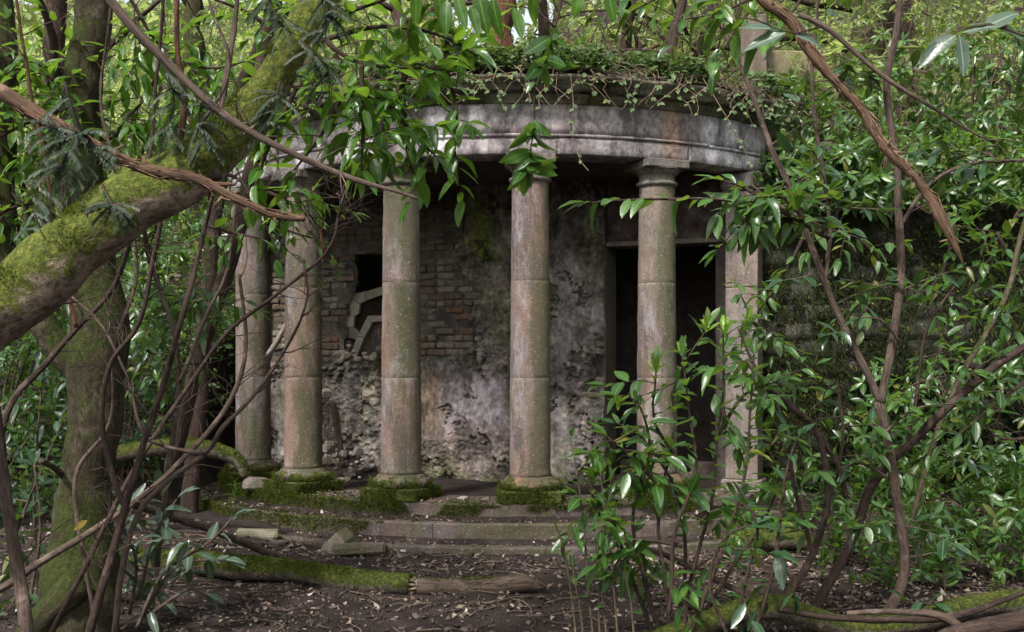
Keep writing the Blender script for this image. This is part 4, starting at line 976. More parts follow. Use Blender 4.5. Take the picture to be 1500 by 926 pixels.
# ------------------------------------------------------------------ trees and saplings, left
lt = thing('leaning_tree', 'thick moss-covered tree leaning across the upper left corner', 'tree', (-3.4, 4.8, -.5))
o, lp, lr = add_branch(lt, 'trunk', 'limb', [(-900, 1120), (-520, 800), (-240, 590), (-80, 492), (30, 432), (110, 362), (190, 296), (270, 255), (330, 205), (385, 140), (425, 80), (460, 20), (490, -50), (540, -200)], [4.8]*6+[4.85, 4.9, 4.95, 5., 5., 5.05, 5.1, 5.2], [190, 160, 122, 110, 100, 92, 86, 80, 68, 62, 58, 54, 50, 40], 72, .10, .02, 3, .022, 9, .16)
p_, n_ = tube_surface(lp, lr, 110000); moss_blades('moss', p_, n_, 'mossblade', lt, .0095, .0034, .9, .0)
add_branch(lt, 'branch', 'bark', [(318, 262), (312, 200), (330, 120), (345, 40), (352, -40)], [4.85, 4.9, 5.0, 5.1, 5.1], [16, 13, 10, 8, 6], seed=4)
add_branch(lt, 'branch', 'bark_red', [(262, 225), (268, 140), (262, 60), (258, -30)], 4.9, [10, 9, 8, 7], seed=5)
add_branch(lt, 'branch', 'bark', [(280, 200), (300, 175), (325, 130), (332, 80), (310, 20), (300, -20)], 4.85, [7, 6, 5, 5, 4, 3], seed=6)
tw = MB(); random.seed(11); twigs(tw, lp[int(len(lp)*.4):], lr[int(len(lr)*.4):], 34, .45, 3, .35, r0=.006); tw.build('twigs', M['bark'], lt, kind='stuff')
db = thing('dead_branch', 'thick broken peeling branch crossing the upper left below the mossy tree', 'branch', P(-40, 108, 4.2))
add_branch(db, 'branch', 'dead', [(-60, 100), (0, 136), (95, 192), (160, 225), (215, 248), (285, 262), (340, 290), (400, 314), (450, 319)], 4.2, [19, 20, 18, 15, 18, 14, 13, 13, 9], 14, .28, .01, 2, .025, 16, .35)
add_branch(db, 'branch', 'dead', [(300, 268), (345, 272), (352, 262)], 4.2, [8, 5, 1.5], 6, .2)
db2 = thing('dead_branch', 'long thin brown branch slanting from the top left toward the third column', 'branch', P(140, -30, 4.6))
add_branch(db2, 'branch', 'bark', [(140, -30), (170, 15), (205, 55), (270, 118), (350, 180), (430, 224), (520, 262), (612, 290)], 4.6, [15, 14, 13, 12, 11, 10, 8, 4], 8, .2, .01, 8)
tw = MB(); pth = smooth_path([P(*p, 4.6) for p in [(205, 55), (350, 180), (520, 262)]], [.01]*3, .05); twigs(tw, pth[0], pth[1], 8, .25, 2, 0, r0=.004); tw.build('twigs', M['bark'], db2, kind='stuff')
db3 = thing('dead_branch', 'thick brown broken branch hanging down from the top right', 'branch', P(1100, -30, 4.8))
add_branch(db3, 'branch', 'dead', [(1095, -40), (1118, 0), (1160, 30), (1180, 62), (1215, 110), (1262, 158), (1300, 215), (1345, 262), (1375, 310), (1395, 350), (1414, 388)], 4.8, [16, 17, 19, 17, 13, 14, 12, 11, 15, 11, 2], 14, .25, .01, 4, .03, 16, .3)
add_branch(db3, 'branch', 'bark', [(1170, 22), (1210, 42), (1290, 112), (1360, 155), (1450, 206)], 4.8, [9, 8, 7, 6, 2], 8, .15, .008, 6)

def shreds(t, pts, Y, w, n, mk='dead'):
    pw, rr_ = branch_px(pts, Y, w); path, rad = smooth_path(pw, rr_, .03); mb = MB()
    for _ in range(n):
        i = random.randint(2, len(path)-4); T = path[i+1]-path[i]; T /= np.linalg.norm(T); d = rv(1.); d -= T*d.dot(T); d /= np.linalg.norm(d); q = path[i]+d*rad[i]*.93; l = random.uniform(.02, .07)
        sgn = random.choice((-1, 1)); V, Fc = tube([q, q+T*sgn*l*.5+d*.004, q+T*sgn*l+d*random.uniform(.004, .02)], [.0035, .0028, .001], 4, cap=False); mb.add(V, Fc)
    for _ in range(n//12):
        i = random.randint(2, len(path)-4); T = path[i+1]-path[i]; T /= np.linalg.norm(T); d = rv(1.); d[1] *= .3; d -= T*d.dot(T)*.6; d /= np.linalg.norm(d); q = path[i]
        V, Fc = tube([q, q+d*rad[i]*1.2, q+d*(rad[i]+random.uniform(.01, .05))], [rad[i]*.6, rad[i]*.4, rad[i]*.2], 6, .2, 20); mb.add(V, Fc)
    mb.build('bark_shreds', M[mk], t, kind='stuff')
random.seed(3)
shreds(db, [(0, 136), (95, 192), (160, 225), (215, 248), (285, 262), (340, 290), (400, 314), (450, 319)], 4.2, [20, 18, 15, 18, 14, 13, 13, 9], 110)
shreds(db3, [(1118, 0), (1160, 30), (1180, 62), (1215, 110), (1262, 158), (1300, 215), (1345, 262), (1375, 310), (1395, 350), (1412, 380)], 4.8, [17, 19, 17, 13, 14, 12, 11, 15, 11, 4], 130)
mt = thing('mossy_tree', 'upright green mossy tree trunk at the lower left edge', 'tree', P(110, 926, 6.6))
o, mp, mr = add_branch(mt, 'trunk', 'trunk_moss', [(100, 1010), (108, 930), (118, 840), (128, 740), (136, 620), (140, 500), (138, 400), (120, 250), (130, 100), (140, -60)], 6.6, [150, 112, 92, 80, 74, 72, 66, 60, 54, 50], 48, .1, .02, 9, .03, 7, .3)
p_, n_ = tube_surface(mp, mr, 12000, -2); moss_blades('moss', p_, n_, 'mossdark', mt, .008, .003, .9, .1)
add_branch(mt, 'root', 'trunk_moss', [(120, 850), (70, 900), (20, 960)], 6.4, [50, 44, 36], 14, .1, .02, 2)
add_branch(mt, 'branch', 'trunk_moss', [(130, 560), (70, 480), (20, 380), (0, 250), (10, 120), (0, -30)], 6.8, [50, 46, 42, 38, 34, 30], 14, .1, .02, 3, .05, 6, .2)
dk = thing('dark_tree', 'slim dark brown tree standing just left of the leftmost column', 'tree', P(276, 760, 11.2))
add_branch(dk, 'trunk', 'bark_dark', [(276, 800), (282, 700), (288, 620), (296, 520), (304, 430), (313, 350), (322, 270), (345, 150), (385, 60), (400, -40)], 11.2, [28, 26, 25, 23, 22, 21, 21, 20, 18, 16], 12, .08, .02, 5, .06)
dk2 = thing('dark_tree', 'thin dark tree rising behind the mossy limb near the top left', 'tree', P(380, 640, 11))
add_branch(dk2, 'trunk', 'bark_dark', [(378, 240), (382, 110), (400, 20), (410, -50)], 8.4, [26, 24, 22, 22], 10, .1, .02, 6)
add_branch(dk2, 'trunk_base', 'bark_dark', [(250, 700), (300, 500), (350, 330), (378, 240)], [8.8, 8.6, 8.5, 8.4], [20, 22, 24, 26], 10, .1, .02, 7)
SAP = [
 ('bare_sapling', 'stout grey-brown bare stem rising at the lower left corner', [[(52, 990), (40, 926), (26, 830), (12, 740), (0, 650), (-12, 540)]], 5.3, (30, 20)),
 ('bare_sapling', 'reddish bare stem climbing from bottom left up past the dark tree', [[(118, 990), (130, 926), (158, 840), (184, 745), (212, 650), (238, 560), (266, 470), (292, 370), (312, 285)], [(184, 745), (150, 640), (160, 540), (205, 470), (225, 380), (240, 290)]], 5.4, (20, 9)),
 ('bare_sapling', 'twisting twiggy stem arching right in front of the second column', [[(165, 960), (175, 850), (210, 740), (300, 665), (325, 628), (362, 590), (405, 530), (440, 465), (452, 420), (440, 370)], [(300, 665), (215, 640), (190, 560), (150, 480), (100, 430)]], 5.6, (14, 4)),
 ('bare_sapling', 'slender bare shoot forking up beside the third column', [[(60, 960), (100, 880), (190, 700), (250, 600), (330, 490), (395, 440), (440, 405), (475, 372), (490, 345), (498, 315), (507, 302), (520, 288)], [(475, 372), (470, 340), (478, 310)], [(498, 315), (500, 290), (493, 283)]], 5.9, (12, 3)),
 ('bare_sapling', 'bare purple-brown stem crossing behind the stout corner stem', [[(-10, 720), (12, 600), (60, 540), (112, 480), (165, 420), (190, 350), (215, 250), (230, 100), (240, -40)], [(112, 480), (90, 380), (70, 250), (40, 100), (20, -40)]], 5.8, (15, 6)),
 ('bare_sapling', 'dark bent stem sweeping low over the ground at lower left', [[(-40, 870), (0, 862), (80, 812), (160, 760), (250, 690), (330, 600), (360, 500), (350, 400)]], 6.0, (18, 7)),
 ('bare_sapling', 'pale thin stem leaning left across the mossy upright trunk', [[(150, 960), (125, 830), (110, 700), (160, 620), (170, 500), (200, 400), (180, 280), (150, 150), (165, 0), (170, -40)]], 6.1, (10, 5)),
 ('bare_sapling', 'knotty dark stem standing behind the mossy tree fork', [[(230, 830), (245, 700), (262, 560), (248, 460), (215, 370), (205, 250), (240, 100), (235, -40)], [(262, 560), (300, 470), (330, 400), (345, 300)]], 7.0, (13, 6)),
]
random.seed(23)
for i, (nm, lb, brs, Y, w) in enumerate(SAP):
    t = thing(nm, lb, 'sapling', P(*brs[0][0], Y), 'bare saplings in the left thicket'); tw = MB()
    for j, b in enumerate(brs):
        ww = list(np.linspace(w[0]*(.72 if j == 0 else .45), w[1]*.7, len(b))); o, pth, rad = add_branch(t, 'stem' if j == 0 else 'branch', random.choice(['bark', 'bark_red', 'bark', 'bark_dark']), b, [Y+random.uniform(-.12, .12) for _ in b] if j == 0 else Y, ww, 10, .14, .009, i*3+j)
        twigs(tw, pth, rad, 11, .38, 3, .25, r0=.0042)
    tw.build('twigs', M['bark_dark'], t, kind='stuff')

# ------------------------------------------------------------------ leafy branches, top centre and left
t = thing('laurel_branch', 'large backlit laurel bough hanging in front of the entablature left half', 'branch', P(478, 60, 6.2))
spray(t, [[(478, 60), (510, 85), (580, 98), (655, 103)], [(490, 80), (515, 110), (520, 150)], [(430, 128), (500, 138), (560, 143)], [(530, 92), (530, 170), (529, 255)], [(592, 100), (594, 170), (600, 230), (614, 272)], [(655, 60), (655, 105), (668, 160), (666, 230)],
          [(500, 140), (470, 200), (430, 250)], [(560, 140), (600, 190), (640, 230)], [(440, 120), (410, 180), (385, 240), (370, 290)], [(470, 60), (560, 40), (640, 50), (700, 80)], [(480, 30), (560, 0), (620, -20)], [(600, 100), (560, 180), (570, 240)]],
      6.0, 'leaf_lit', .155, w=(8, 3), step=.05, cap=300, extra=52, elen=.3, seed=3, jy=.5, droop=.25)
t = thing('laurel_branch', 'single laurel shoot dangling before the central column capital', 'branch', P(825, -10, 5.6))
spray(t, [[(825, -20), (815, 30), (795, 80), (784, 130), (782, 180), (776, 232)], [(812, 40), (790, 20), (760, 10)]], 5.6, 'leaf_fg', .12, w=(4, 2), step=.09, start=.45, seed=5, extra=0)
L = Leaves(); random.seed(8)
for px_, py_ in ((782, 190), (778, 232), (770, 250), (795, 95), (808, 60)): whorl(L, P(px_, py_, 5.6), (0, -.2, -.5), 8, .15, 1.0)
L.build('leaf_fg', t)
t = thing('laurel_branch', 'row of big pointed laurel leaves hanging from the top edge centre', 'branch', P(600, -30, 4.4))
L = Leaves(); add_branch(t, 'branch', 'bark_dark', [(560, -30), (640, -22), (740, -25), (820, -18), (905, -12)], 4.4, [6, 6, 5, 4, 3])
for px_, py_, l_ in ((610, -12, .12), (640, -15, .15), (668, -10, .14), (700, -14, .16), (722, -5, .15), (752, 10, .13), (780, -12, .12), (850, -20, .12), (890, -18, .13), (655, 0, .13), (690, 8, .12)):
    L.add(P(px_, py_, 4.4), Vector((random.uniform(-.3, .3), random.uniform(-.2, .2), -1)), Vector((random.uniform(-.5, .5), -1, .2)), l_)
L.build('leaf_lit', t)
t = thing('laurel_branch', 'laurel bough with long leaves fanning at the top right of centre', 'branch', P(1130, -20, 5))
spray(t, [[(1150, -30), (1100, 0), (1050, 20), (985, 30)], [(1110, 0), (1080, 40), (1060, 70)], [(1180, -10), (1150, 30), (1110, 60)], [(1000, -30), (960, 0), (925, 20)]], 5.0, 'leaf_fg', .13, w=(5, 2), step=.05, extra=5, seed=9, jy=.2)
t = thing('laurel_branch', 'spray of long laurel leaves reaching left across the right columns', 'branch', P(1200, 330, 6))
spray(t, [[(1215, 350), (1130, 305), (1060, 293), (980, 290), (900, 292), (858, 296)], [(1130, 305), (1090, 275), (1050, 262)], [(1150, 315), (1100, 340), (1050, 365)], [(1180, 330), (1150, 290), (1100, 290)], [(1200, 345), (1230, 300), (1180, 250)]],
      6.0, 'leaf_fg', .15, w=(6, 2), step=.055, cap=300, extra=13, elen=.22, seed=12, jy=.3, droop=.55, start=.1)
t = thing('laurel_branch', 'grey-backed broad laurel leaves close by at the top right', 'branch', P(1500, 10, 3.6))
L = Leaves(); add_branch(t, 'branch', 'bark_olive', [(1560, 90), (1500, 55), (1450, 40), (1405, 50)], 3.6, [6, 5, 4, 2])
for px_, py_, dx, dz, l_ in ((1405, 50, .1, -1, .13), (1400, 52, -1, -.6, .13), (1410, 48, 1, .25, .11), (1440, 42, .9, .5, .12), (1450, 40, 1, -.1, .13), (1380, 60, -.8, -1, .11), (1500, 55, .2, -1, .12), (1180, 55, 0, 0, 0)):
    if l_: L.add(P(px_, py_, 3.6), Vector((dx, random.uniform(-.2, .2), dz)), Vector((.2, -1, .7)), l_)
L.build('leaf_grey', t)
t = thing('laurel_branch', 'two grey pointed leaves on a twig beside the hanging dead branch top', 'branch', P(1165, 50, 4.4))
L = Leaves(); add_branch(t, 'branch', 'bark_dark', [(1200, 40), (1165, 50), (1130, 42)], 4.4, [3, 3, 2])
for px_, py_, dx, dz, l_ in ((1150, 48, -1, -.35, .16), (1165, 52, .4, -.1, .11), (1132, 42, -1, .05, .12)): L.add(P(px_, py_, 4.4), Vector((dx, 0, dz)), Vector((0, -1, .8)), l_)
L.build('leaf_grey', t)
# leafy boughs against the light, upper left
LB = [('backlit laurel bough filling the far upper left corner', [[(-30, 60), (40, 90), (110, 100), (170, 80)], [(0, 200), (60, 170), (130, 150)], [(-20, 320), (40, 300), (110, 310)], [(60, 90), (80, 160), (60, 240)]], 6.5, .13, 60),
      ('backlit laurel bough above the mossy limb left of the top centre', [[(180, -20), (230, 60), (300, 100), (360, 90)], [(240, 60), (220, 130), (170, 190)], [(300, 100), (330, 160), (290, 220)], [(380, -20), (430, 30), (470, 70)]], 6.8, .125, 60),
      ('laurel bough with dark leaves just behind the thick dead branch', [[(120, 210), (180, 260), (230, 300), (220, 360)], [(0, 400), (60, 410), (110, 450)], [(180, 260), (250, 250), (330, 240)]], 7.6, .12, 40),
      ('laurel bough drooping between the dark tree and the leftmost column', [[(330, 255), (360, 270), (395, 340), (405, 380)], [(300, 330), (340, 340), (380, 350)], [(390, 280), (430, 300), (460, 320)], [(350, 260), (410, 330), (460, 350)]], 6.4, .11, 10),
      ('laurel bough with broad leaves low behind the bare saplings', [[(200, 340), (230, 400), (215, 470)], [(340, 420), (300, 440), (240, 430)], [(180, 480), (230, 520), (270, 500)]], 8.0, .13, 28)]
for i, (lb, sh, Y, sz, ex) in enumerate(LB):
    t = thing('laurel_branch', lb, 'branch', P(*sh[0][0], Y)); spray(t, sh, Y, 'leaf_lit' if i < 2 else 'leaf_fg', sz, w=(6, 2), step=.06, cap=300, extra=ex, elen=.4, seed=30+i, jy=.6)
# yew sprays
YT = [leaf_template(.17, 3, .1, .1, 1), leaf_template(.19, 3, .2, .1, 2)]
def yew(label, shoots, Y, seed):
    t = thing('yew_branch', label, 'branch', P(*shoots[0][0], Y)); rr = random.Random(seed); L = Leaves(); tb = MB()
    def nd(path):
        path = np.array(path)
        for i in range(len(path)-1):
            T = Vector(path[i+1]-path[i]); n_ = max(1, int(T.length/.004)); Tn = T.normalized(); x = Tn.cross(Vector((rr.uniform(-.2, .2), -.6, 1))).normalized()
            for k in range(n_):
                for s in (-1, 1): L.add(Vector(path[i])+T*(k/n_), x*s+Tn*.55+Vector((0, 0, rr.uniform(-.25, .15))), (0, -.4, 1), rr.uniform(.018, .03))
    for i, s in enumerate(shoots):
        o, path, rad = add_branch(t, 'branch', 'bark_dark', s, Y+rr.uniform(-.2, .2), (4, 1.5), 5, .1, .006, seed+i); nd(path)
        for _ in range(16):
            j = rr.randint(1, len(path)-2); d = np.array(rv(1.))*np.array([1, .4, .6])+np.array([0, 0, -.35]); d /= np.linalg.norm(d); p = [path[j]+d*.018*k+np.array([0, 0, -.001*k*k]) for k in range(7)]
            V, Fc = tube(p, np.linspace(.0025, .001, 7), 3, cap=False); tb.add(V, Fc); nd(p)
    tb.build('twigs', M['bark_dark'], t, kind='stuff'); L.joined('needles', 'yew', t, YT)
yew('dark yew spray hanging over the thick dead branch', [[(95, 120), (110, 170), (140, 215), (165, 240)], [(70, 170), (100, 200), (130, 190)], [(110, 200), (90, 240), (60, 260)]], 4.0, 61)
yew('yew spray drooping in front of the mossy limb bend', [[(240, 90), (255, 150), (235, 200)], [(300, 130), (290, 180), (310, 215)], [(150, 270), (165, 300), (150, 330)], [(60, 260), (50, 310), (20, 350)]], 4.6, 62)
yew('yew spray at the top beside the upper end of the mossy tree', [[(385, -20), (400, 20), (430, 50)], [(470, -20), (480, 20), (465, 60)], [(410, 120), (400, 160), (380, 190)], [(440, 60), (470, 90), (490, 120)]], 4.7, 63)

# ------------------------------------------------------------------ right-hand saplings and leafy shrub
def sapling(label, brs, Y, leafsh, mk, size, seed, bark='bark', step=.06, extra=8, grp=None):
    t = thing('laurel_sapling', label, 'sapling', P(*brs[0][0][0], Y), grp); rr = random.Random(seed); L = Leaves(); tb = MB()
    for j, (b, w) in enumerate(brs):
        o, pth, rad = add_branch(t, 'trunk' if j == 0 else 'branch', bark, b, Y, w, 10, .1, .012, seed+j)
        for _ in range(extra):
            i = rr.randint(int(len(pth)*.15), len(pth)-2); d = np.array([rr.choice((-1, 1))*rr.uniform(.5, 1), rr.gauss(0, .6), rr.uniform(-.1, .6)]); d /= np.linalg.norm(d); p = [pth[i]]
            for k in range(6): d = d+np.array([0, 0, -.03])+rv(.12); d /= np.linalg.norm(d); p.append(p[-1]+d*rr.uniform(.04, .075))
            V, Fc = tube(p, np.linspace(.005, .0018, 7), 4, cap=False); tb.add(V, Fc); alternate(L, p, size, step, .3, .35, rr)
    for s in leafsh:
        o, pth, rad = add_branch(t, 'branch', bark, s, Y+rr.uniform(-.1, .1), (5, 2), 6, .1, .008, seed+7); alternate(L, pth, size, step, .25, .35, rr)
    if tb.v: tb.build('twigs', M[bark], t, kind='stuff')
    L.build(mk, t); return t
sapling('forked laurel sapling whose two stems rise through the right side', [([(1290, 960), (1303, 900), (1322, 850), (1320, 770), (1308, 690), (1296, 620), (1290, 588)], [20, 18, 16, 15, 14, 14, 14]),
    ([(1290, 590), (1270, 545), (1235, 470), (1205, 400), (1180, 335), (1155, 270), (1120, 190), (1095, 120), (1060, 45), (1035, -30)], [12, 11, 10, 10, 9, 9, 8, 7, 6, 6]),
    ([(1291, 590), (1305, 520), (1316, 440), (1318, 350), (1312, 240), (1300, 140), (1310, 60), (1322, -30)], [13, 13, 12, 12, 11, 11, 10, 9]),
    ([(1210, 410), (1215, 330), (1205, 240), (1190, 120), (1195, 30), (1200, -20)], [7, 6, 6, 6, 5, 5]), ([(1175, 320), (1130, 295), (1100, 270)], [5, 4, 2]), ([(1320, 330), (1360, 270), (1420, 240), (1500, 235)], [7, 6, 5, 4])], 7.1,
    [[(1290, 640), (1340, 600), (1400, 590)], [(1300, 700), (1260, 680), (1220, 690)], [(1317, 500), (1290, 470), (1260, 465)]], 'leaf_dark', .14, 71, extra=9)
sapling('dark sapling leaning up to the right edge from the mossy trunk', [([(1180, 930), (1200, 880), (1245, 800), (1275, 715), (1330, 650), (1395, 590), (1450, 545), (1510, 500), (1560, 450)], [16, 15, 14, 14, 13, 13, 12, 11, 10]),
    ([(1330, 650), (1345, 560), (1360, 480), (1400, 420)], [6, 5, 4, 3])], 7.2, [[(1400, 590), (1430, 540), (1470, 520)], [(1270, 720), (1300, 690), (1350, 700)]], 'leaf_fg', .12, 73, 'bark_dark', extra=6)
sapling('dark forked sapling with crossing stems left of the forked laurel', [([(1140, 930), (1150, 885), (1190, 810), (1212, 740), (1200, 640), (1150, 590), (1105, 545), (1090, 530)], [14, 13, 11, 10, 9, 9, 8, 7]), ([(1212, 740), (1235, 640), (1228, 560)], [7, 5, 3]), ([(1190, 810), (1160, 700), (1155, 620)], [7, 6, 4]), ([(1240, 730), (1220, 670), (1170, 610), (1120, 560), (1080, 480)], [8, 7, 6, 5, 3])], 7.0, [], 'leaf_fg', .13, 75, 'bark_dark', extra=4)
sapling('thin grey sapling with a slanting stem against the mossy wall', [([(1330, 780), (1370, 640), (1420, 530), (1470, 440), (1500, 330), (1520, 250)], [9, 9, 9, 8, 8, 7])], 8.8, [], 'leaf_dark', .13, 77, 'bark_olive', extra=9)
# main leafy shrub
t = thing('laurel_shrub', 'bushy young laurel with many bright shoots right of the central column', 'shrub', P(990, 930, 6.7))
SH = [[(985, 940), (975, 860), (965, 760), (985, 650), (990, 560), (1035, 480)], [(1000, 940), (1010, 850), (1040, 740), (1050, 640), (1060, 560), (1060, 480)], [(970, 940), (945, 850), (925, 760), (950, 660), (935, 590), (905, 580)],
      [(960, 940), (930, 860), (900, 770), (880, 690)], [(1010, 930), (1060, 800), (1090, 700), (1100, 600), (1105, 520)], [(990, 930), (1005, 820), (990, 720), (940, 640), (900, 620)], [(1015, 930), (1080, 820), (1130, 740), (1150, 650)],
      [(980, 900), (990, 780), (1020, 690), (1010, 600), (1000, 520)], [(955, 700), (915, 660), (890, 640)], [(1010, 690), (960, 620), (960, 540)], [(1050, 640), (1090, 580), (1140, 560)], [(900, 770), (870, 730), (868, 690)], [(1020, 760), (1060, 740), (1120, 760)], [(1000, 800), (940, 790), (890, 800)]]
spray(t, SH, 6.7, 'leaf_fg', .145, 'bark_dark', w=(7, 2), step=.05, cap=300, extra=50, elen=.3, seed=81, jy=.35, start=.38, droop=.2, bname='stem')
t = thing('laurel_shrub', 'sparse laurel shoots with big dark leaves low on the right of the bushy one', 'shrub', P(1090, 930, 6.2))
spray(t, [[(1080, 940), (1090, 860), (1110, 780), (1095, 740)], [(1070, 940), (1040, 860), (1060, 790), (1100, 770)], [(1100, 930), (1130, 850), (1150, 700), (1170, 640)]], 6.2, 'leaf_dark', .17, 'bark_dark', w=(6, 3), step=.1, seed=85, start=.4, extra=4, bname='stem')
t = thing('green_shoots', 'thin upright green shoots at the bottom left of the bushy laurel', 'plant', P(870, 940, 6.4))
spray(t, [[(868, 960), (862, 850), (850, 720), (836, 640)], [(845, 950), (835, 860), (822, 790), (806, 745)], [(905, 950), (900, 870), (890, 780), (880, 690)], [(890, 950), (880, 860), (870, 780)], [(930, 950), (925, 880), (905, 800)], [(855, 950), (850, 890), (838, 830)], [(880, 950), (878, 880), (895, 700)]], 6.4, 'leaf_fg', .075, 'bark_olive', w=(4, 1.5), step=.07, seed=88, start=.35, bname='stem')
L = Leaves()
for px_, py_ in ((880, 690), (905, 470+120), (1035, 478), (1060, 480), (962, 538), (1105, 515), (1000, 515), (870, 700), (1095, 470)): whorl(L, P(px_, py_, 6.6), (0, -.1, 1), 7, .09, .45)
nt_ = thing('new_shoots', 'pale yellow-green new leaf tips topping the bushy laurel', 'shoots', P(1035, 478, 6.6)); L.build('leaf_new', nt_)
# lower left big-leaved shrub
t = thing('laurel_shrub', 'low grey-green big-leaved laurel beside the left end of the mossy log', 'shrub', P(220, 900, 6.9))
spray(t, [[(200, 920), (240, 840), (300, 800), (340, 760)], [(190, 900), (200, 820), (170, 760)], [(210, 900), (260, 830), (330, 820)], [(200, 880), (230, 780), (260, 730)], [(220, 900), (280, 860), (300, 870)], [(180, 900), (170, 830), (195, 740)]], 6.9, 'leaf_grey', .15, 'bark', w=(6, 3), step=.08, extra=16, seed=91, start=.3, bname='stem', jy=.3)
t = thing('laurel_shrub', 'dark glossy laurel leaves low at the left edge behind the stout stem', 'shrub', P(60, 900, 7.2))
spray(t, [[(40, 900), (60, 780), (50, 680)], [(70, 900), (110, 800), (100, 690)], [(30, 900), (20, 800), (90, 620)], [(60, 880), (50, 760), (60, 560)]], 7.2, 'leaf_dark', .14, 'bark', w=(6, 3), step=.09, extra=18, seed=92, start=.3, bname='stem', jy=.3)
L = Leaves(); L.add(P(128, 762, 5.4), Vector((-1, 0, -.7)), Vector((.2, -1, .4)), .08); yl = thing('yellow_leaf', 'single yellow leaf caught on a stem before the mossy trunk', 'leaf', P(128, 762, 5.4)); L.build('yellow', yl)

# ------------------------------------------------------------------ background banks of laurel
random.seed(41)
k = 0
LW = ['glossy', 'pale-leaved', 'dense', 'loose', 'sunlit', 'drooping', 'bushy', 'small', 'tall', 'ragged', 'dark', 'spreading']
def G(x, y): return float(ground_z(np.array([x]), np.array([y]))[0])
BANK = [  # x, y, height, rx, ry, whorls, mk, label
 (-4.0, 11.3, 1.7, .75, .6, 150, 'leaf_dark', 'dark laurel just left of the leftmost column foot'),
 (-4.6, 12.6, 2.2, .9, .7, 190, 'leaf_bg', 'bright laurel seen between dark tree and leftmost column'),
 (-5.4, 11.6, 1.9, .8, .6, 170, 'leaf_bg', 'mid-green laurel behind the bent twiggy stems'),
 (-6.2, 12.8, 2.4, 1., .7, 190, 'leaf_fg', 'tall laurel on the bank beyond the mossy trunk'),
 (-4.3, 14.2, 2.4, 1., .7, 170, 'leaf_bg', 'laurel high on the bank left of the entablature'),
 (-5.8, 14.6, 2.4, 1.1, .8, 170, 'leaf_bg', 'pale sunlit laurel farther up the left bank'),
 (-7.6, 12.2, 2.2, 1., .8, 150, 'leaf_dark', 'laurel at far left on the lower bank'),
 (-7.4, 14.8, 3., 1.2, .9, 170, 'leaf_bg', 'pale laurel high at far left'),
 (-5.0, 10.3, 1.0, .7, .5, 90, 'leaf_dark', 'low dark laurel under the mossy horizontal bough'),
 (-6.6, 10.4, 1.2, .8, .5, 90, 'leaf_dark', 'low laurel behind the mossy trunk base'),
 (-4.6, 16.6, 3., 1.3, .9, 150, 'leaf_bg', 'hazy pale laurel behind the left end of the roof'),
 (-7.0, 17.2, 3.4, 1.5, 1., 150, 'leaf_far', 'hazy pale laurel at the top of the left bank')]
for x, y, h, rx, ry, nw, mk, lb in BANK:
    shrub('laurel_shrub', lb, (x, y, G(x, y)-.05), h, rx, ry, nw, .125, mk, group='laurels on the bank left of the rotunda', seed=100+k, cap=150 if mk != 'leaf_far' else 60); k += 1
RB = [
 (3.1, 11.75, 1.7, .8, .7, 190, 'leaf_bg', 'laurel overhanging the wall right beside the entablature end'),
 (3.9, 11.35, 1.5, .75, .8, 170, 'leaf_bg', 'glossy laurel spilling over the wall behind the hanging dead branch'),
 (4.8, 11.3, 1.5, .8, .8, 170, 'leaf_bg', 'laurel spilling over the wall right of the straight sapling'),
 (5.7, 11.2, 1.6, .8, .8, 150, 'leaf_dark', 'darker laurel on the wall top near the right edge'),
 (3.5, 12.0, 2.0, .8, .5, 170, 'leaf_far', 'pale laurel in front of the terrace low wall'),
 (4.5, 13.0, 1.9, .9, .8, 150, 'leaf_bg', 'laurel on the slope right of the terrace pier'),
 (5.6, 13.2, 2., .9, .8, 150, 'leaf_bg', 'laurel higher on the slope toward the right edge'),
 (6.8, 12.6, 2.2, .9, .8, 110, 'leaf_bg', 'laurel at the extreme right above the wall'),
 (5.2, 15., 2.6, 1.2, 1., 150, 'leaf_far', 'pale laurel far up the right slope'),
 (6.9, 15.5, 2.8, 1.3, 1., 130, 'leaf_far', 'pale laurel at the top right far slope')]
for x, y, h, rx, ry, nw, mk, lb in RB:
    shrub('laurel_shrub', lb, (x, y, G(x, y)-.05), h, rx, ry, nw, .125, mk, group='laurels above the retaining wall', seed=140+k, cap=150 if mk != 'leaf_far' else 60, lean=(0, -.35 if y < 12 else 0), zmin=-.5 if y < 12 else .1, nst=6); k += 1
OV = [(3.0, 11.2, 'leaf_bg', 'laurel curtain hanging over the wall beside the square pier'), (3.7, 11.1, 'leaf_bg', 'laurel curtain hanging over the wall under the entablature end laurels'), (4.5, 11.0, 'leaf_bg', 'laurel curtain hanging over the wall behind the straight sapling stem'),
      (5.3, 10.95, 'leaf_fg', 'darker laurel curtain hanging over the wall near the right edge')]
for x, y, mk, lb in OV:
    shrub('laurel_shrub', lb, (x, y+.35, 2.75), .75, .62, .45, 95, .14, mk, group='laurels hanging over the retaining wall', seed=240+k, cap=200, lean=(random.uniform(-.1, .1), -.75), zmin=-.75, nst=6, r0=.014); k += 1
LC = [(2.9, 9.0), (3.35, 10.1), (3.9, 9.2), (4.35, 10.2), (4.9, 9.6), (3.1, 8.2), (3.7, 8.4), (4.3, 8.7), (2.6, 9.9), (4.7, 8.4), (3.5, 9.6), (4.9, 10.4)]
LCL = ['behind the forked sapling', 'at the wall foot behind the forked sapling', 'right of the forked sapling in the litter', 'at the foot of the mossy wall mid right', 'near the right edge before the wall', 'between the sapling bases', 'just right of the forked sapling base', 'beside the grey half-buried log', 'at the foot of the square pier', 'at the right edge by the grey curved log', 'in the middle of the litter on the right', 'at the wall foot by the right edge']
